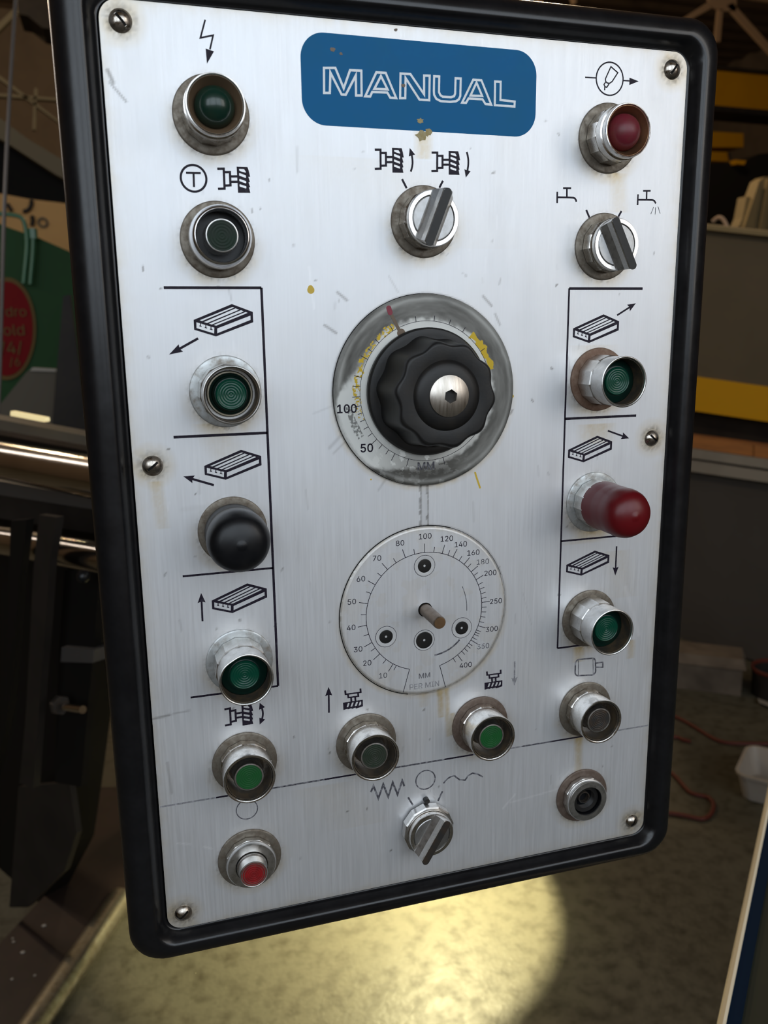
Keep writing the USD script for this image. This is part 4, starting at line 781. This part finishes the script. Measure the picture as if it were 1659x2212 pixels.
# --- large dial with the lobed knob
def polar(cx, cy, r0, r1, h, nr, na, fn):
    r = np.linspace(r0, r1, nr); a = np.linspace(0, 2 * PI, na, endpoint=False)
    R_, A_ = np.meshgrid(r, a, indexing='ij'); x, y = R_ * np.cos(A_), R_ * np.sin(A_)
    i, k = np.meshgrid(np.arange(nr - 1), np.arange(na), indexing='ij'); k2 = (k + 1) % na
    a0, b0, c0, d0 = (i * na + k).ravel(), (i * na + k2).ravel(), ((i + 1) * na + k2).ravel(), ((i + 1) * na + k).ravel()
    F = np.concatenate([np.stack([a0, d0, c0], 1), np.stack([a0, c0, b0], 1)])
    hh = np.full(x.size, h); rr = R_.ravel()
    hh = np.where(rr > r1 - 1.0, h - (rr - r1 + 1.0) * 0.7, hh)
    Vp = np.column_stack([x.ravel() + cx, y.ravel() + cy, hh])
    n0 = len(Vp); last = (nr - 1) * na + np.arange(na); Vp = np.vstack([Vp, Vp[last] * [1, 1, 0]])
    q = np.arange(na); q2 = (q + 1) % na
    F = np.concatenate([F, np.stack([last[q], n0 + q, n0 + q2], 1), np.stack([last[q], n0 + q2, last[q2]], 1)])
    wr = fn(R_.ravel(), A_.ravel(), np.column_stack([x.ravel(), y.ravel(), 0 * rr]))
    wr = np.vstack([wr, wr[last]]); return PF(Vp), F, wr
def wear_mesh(name, vfw, m, parent, label=None):
    v, f, w = vfw
    me = usdkit.mesh(stage, str(parent.GetPath()) + '/' + numbered(str(parent.GetPath()), name), (v, f), m, smooth=False)
    UsdGeom.PrimvarsAPI(me).CreatePrimvar('wear', Sdf.ValueTypeNames.Color3fArray, 'vertex').Set(Vt.Vec3fArray.FromNumpy(np.clip(w, 0, 1).astype(np.float32)))
    return tag(me.GetPrim(), label)
DX, DY = 0.5, 57.2
def dial_wear(r, a, p):
    nA = meshkit.fbm(np.column_stack([np.cos(a) * 2.4, np.sin(a) * 2.4, r * 0.16]) + 5, 4, 2); nB = meshkit.fbm(p * 0.35 + 5, 4, 4); nC = meshkit.fbm(p * 1.1, 3, 8)
    deg = np.degrees(a) % 360
    lim = 37.6 + 1.6 * (nA - .5) * 4
    clean_sector = np.exp(-((deg - 207) / 32) ** 2)
    lim = lim + 13 * np.clip(clean_sector * 1.5, 0, 1)
    low = np.exp(-((deg - 262) / 26) ** 2); lim = lim + 2.5 * low
    grime = 1 / (1 + np.exp(-(r - lim - 3 * (nB - .5)) / 0.55))
    grime = grime * (0.62 + 0.5 * nA)
    east = np.exp(-((((deg + 60) % 360) - 60) / 55.0) ** 2)
    gd = np.clip(grime * np.clip((nA - .38) * 2.0, 0, 1) * 1.1 + 0.3 * (r > 48.3) * nC, 0, 1) * (1 - .35 * east)
    g2 = np.clip(grime + 0.55 * low * (nB > .38), 0, 1)
    rim = np.exp(-((r - 47.5) / 1.0) ** 2) * 0.28
    g2 = np.clip(g2 - rim * .8, 0, 1)
    yel = ((np.abs(r - 38.4) < 2.0 * nB * 1.6) & ((np.abs(deg - 33) < 17) | ((np.abs(deg - 150) < 32) & (nC > .52)) | ((np.abs(deg - 190) < 12) & (nC > .55)))) * 1.0
    scr = (np.abs(deg - 200) < 12) * (np.abs(r - 43 - 3 * (nA - .5)) < 1.6) * (nC > .45) * 0.7
    return np.column_stack([g2 * 0.96, np.clip(gd * .75 + scr, 0, 1), yel])
dial = wear_mesh('feed_dial', polar(DX, DY, 20, 50.0, 2.6, 110, 540, dial_wear), M['dial'], panel, 'large round dial disc with grime and flaked paint')
ink('scale_line', circ_line(DX, DY, 36.4, 0.22), 'ink', dial, h=2.6)
def tick(cx, cy, a, r0, r1, w): 
    c, s = math.cos(math.radians(a)), math.sin(math.radians(a)); return line([(cx + r0 * c, cy + r0 * s), (cx + r1 * c, cy + r1 * s)], w)
ink('scale_marks', unary_union([tick(DX, DY, a, 36.4, 40.5 if k < 9 else 39.2, 0.3) for k, a in enumerate(KT)]), 'ink', dial, h=2.6)
def text(s, x, y, hgt, m, parent, h, bold=False, name='number', jitter=0):
    t = meshkit.text_mesh(s, hgt, INK1 - INK0, bold)
    c = t.bounds.mean(0); t.apply_translation([-c[0], -c[1], h + INK0])
    return obj(name, pf(t, x, y), M[m], parent, smooth=False)
for s, x, y in KNUMS: text(s, x, y, 4.2, 'ink' if s != 'MM' else 'ink_worn', dial, 2.6, True)
ink('red_mark', line([RED[0], (RED[0][0] + .7, RED[0][1] - 2.2)], 2.6, 1), 'red_paint', dial, h=2.65)
ink('pointer_mark', line([(-18.9, 97.5), RED[1]], 1.7).union(Point(-13.4, 87.6).buffer(2.2)), 'pointer', dial, h=2.62)
# knob: flange, lobed grip with concave flutes, domed middle, socket cap
knob = obj('control_knob', lathe([(0, 2.6), (32.6, 2.6), (33.1, 3.2), (33.1, 5.4), (32.2, 6.6), (29.5, 7.2), (0, 7.4)], 96, DX, DY, close=False), M['black_plastic'], panel, smooth=35, label='black lobed knob with a bright cap screw')
def lobed():
    na, NL = 280, 10; a = np.linspace(0, 2 * PI, na, endpoint=False); rows = []
    lob = lambda r, d: r - d * (0.5 - 0.5 * np.cos(NL * (a + .12))) ** 1.0
    for h, r, d in ((6.6, 29.2, 1.6), (9, 28.8, 1.9), (14, 28.0, 2.1), (20, 27.4, 2.1), (26, 27.1, 2.1), (29.2, 26.9, 2.0), (30.8, 26.5, 1.9), (31.7, 25.6, 1.6), (32.0, 24.4, 1.2), (31.9, 20, .4), (31.6, 17.4, 0), (32.6, 16.6, 0), (33.6, 15.4, 0), (34.3, 13, 0), (34.6, 10, 0), (34.6, 0.01, 0)):
        rr = lob(r, d); rows.append(np.column_stack([rr * np.cos(a), rr * np.sin(a), np.full(na, h)]))
    V = np.concatenate(rows); F = []; q = np.arange(na); q2 = (q + 1) % na
    for i in range(len(rows) - 1): F += [np.stack([i * na + q, i * na + q2, (i + 1) * na + q2], 1), np.stack([i * na + q, (i + 1) * na + q2, (i + 1) * na + q], 1)]
    return pf(trimesh.Trimesh(V, np.concatenate(F), process=False), DX, DY)
obj('grip', lobed(), M['black_plastic'], knob, smooth=38)
def cap_screw():
    R_ = 26.0; prof = [(0, 0), (10.2, 0), (10.2, 0.9)] + [(R_ * math.sin(t), R_ * math.cos(t) - R_ + 3.0) for t in np.linspace(math.asin(10.2 / R_), 0, 10)]
    a = np.linspace(0, 2 * PI, 56, endpoint=False)
    man = m3.CrossSection([[(max(r, 0), h) for r, h in prof]]).revolve(64)
    hexa = m3.CrossSection([[(3.5 * math.cos(t), 3.5 * math.sin(t)) for t in np.arange(6) * PI / 3 + .4]]).extrude(6).translate((0, 0, -0.5))
    q = (man - hexa).to_mesh(); return pf(trimesh.Trimesh(q.vert_properties[:, :3], q.tri_verts, process=False), DX, DY, 34.4)
obj('cap_screw', cap_screw(), M['nickel'], knob, smooth=30, label='nickel cap screw with a hex socket')

# --- rate scale
SX, SY = 0.0, -64.6
def scale_wear(r, a, p):
    nB = meshkit.fbm(p * 0.12 + 5, 3, 14); nC = meshkit.fbm(p * 0.7, 3, 18)
    rim = np.exp(-((48.8 - r) / 1.6)) * (0.25 + nC * .8) * 0.6
    return np.column_stack([np.clip(rim + .10 * (nB > .6), 0, 1), np.clip(np.exp(-((48.8 - r) / .35)) * .6 * (nC > .35), 0, 1), 0 * r])
scale = wear_mesh('rate_scale', polar(SX, SY, 0.05, 48.8, 0.6, 62, 300, scale_wear), M['plate'], panel, 'round plate printed with a feed rate scale')
def arc(cx, cy, r, a0, a1, w):
    t = np.radians(np.linspace(a0, a1, 90)); return LineString(np.column_stack([cx + r * np.cos(t), cy + r * np.sin(t)])).buffer(w / 2, cap_style=2)
ink('scale_line', unary_union([arc(SX, SY, 34.2, GAP[1], 360 + GAP[0], 0.32), tick(SX, SY, GAP[0], 34.2, 48.3, .32), tick(SX, SY, GAP[1], 34.2, 48.3, .32)]), 'ink', scale, h=0.6)
ink('scale_marks', unary_union([tick(SX, SY, a, 34.2, 39.2, .34) for a in TICK_L] + [tick(SX, SY, a, 34.2, 37.2, .32) for a in TICK_S]), 'ink', scale, h=0.6)
ink('gap_shadow_line', arc(SX, SY, 49.1, 72, 258, .5).union(arc(SX, SY, 49.05, 20, 75, .2)), 'near_black', scale, h=0)  # shadow edge of the small dial painted as near-black arcs, wider at left
ink('gap_shadow_line', circ_line(DX, DY, 50.15, .32), 'near_black', dial, h=0)  # thin painted shadow line all round the large dial
for s, x, y in NUMS:
    text(s, x, y, 3.0 if s[0] != 'P' else 3.2, 'ink_worn' if s in ('350', '10', 'MM', '180') else ('ink_faint' if s == 'PER MIN' else 'ink'), scale, 0.6)
ink('scratch', arc(SX + 4, SY - 4, 22.5, -42, -86, 0.9).union(arc(SX - 8, SY - 1, 33, -2, 24, .35)), 'ink_worn', scale, h=0.6)
for x, y, big in ((-0.3, -38, 0), (-23, -76.5, 0), (22, -76.7, 0), (-0.6, -81.3, 1)):
    r0 = 4.9 if big else 3.9
    b = obj('countersunk_screw', lathe([(0, 0.3), (r0, 0.3), (r0, .75), (r0 - .3, 0.92), (.8, .92), (0.6, .5), (0, .5)], 40, x, y, close=False), M['black_plastic'], panel, smooth=30)
    obj('screw_seat', lathe([(r0, 0.4), (5.8, 0.4), (5.9, .72), (5.5, .78), (r0, .66)], 48, x, y), M['seat'], b)
    obj('seat_line', lathe([(5.85, 0.5), (6.15, 0.5), (6.15, .68), (5.85, .68)], 48, x, y), M['ink'], b)
sh = obj('dial_shaft', lathe([(0, 0), (3.5, 0), (3.5, 23.2), (3.1, 23.9), (0, 24)], 40, 0, SY + 1.2, close=False), M['shaft'], panel, smooth=30, label='bare shaft of a missing knob')
obj('shaft_end', lathe([(0, 23.8), (3.15, 23.85), (3.0, 24.1), (0, 24.15)], 32, 0, SY + 1.2, close=False), M['brass'], sh)
obj('shaft_hole', lathe([(3.4, .4), (4.1, .4), (4.1, .72), (3.4, .72)], 32, 0, SY + 1.2), M['near_black'], sh)
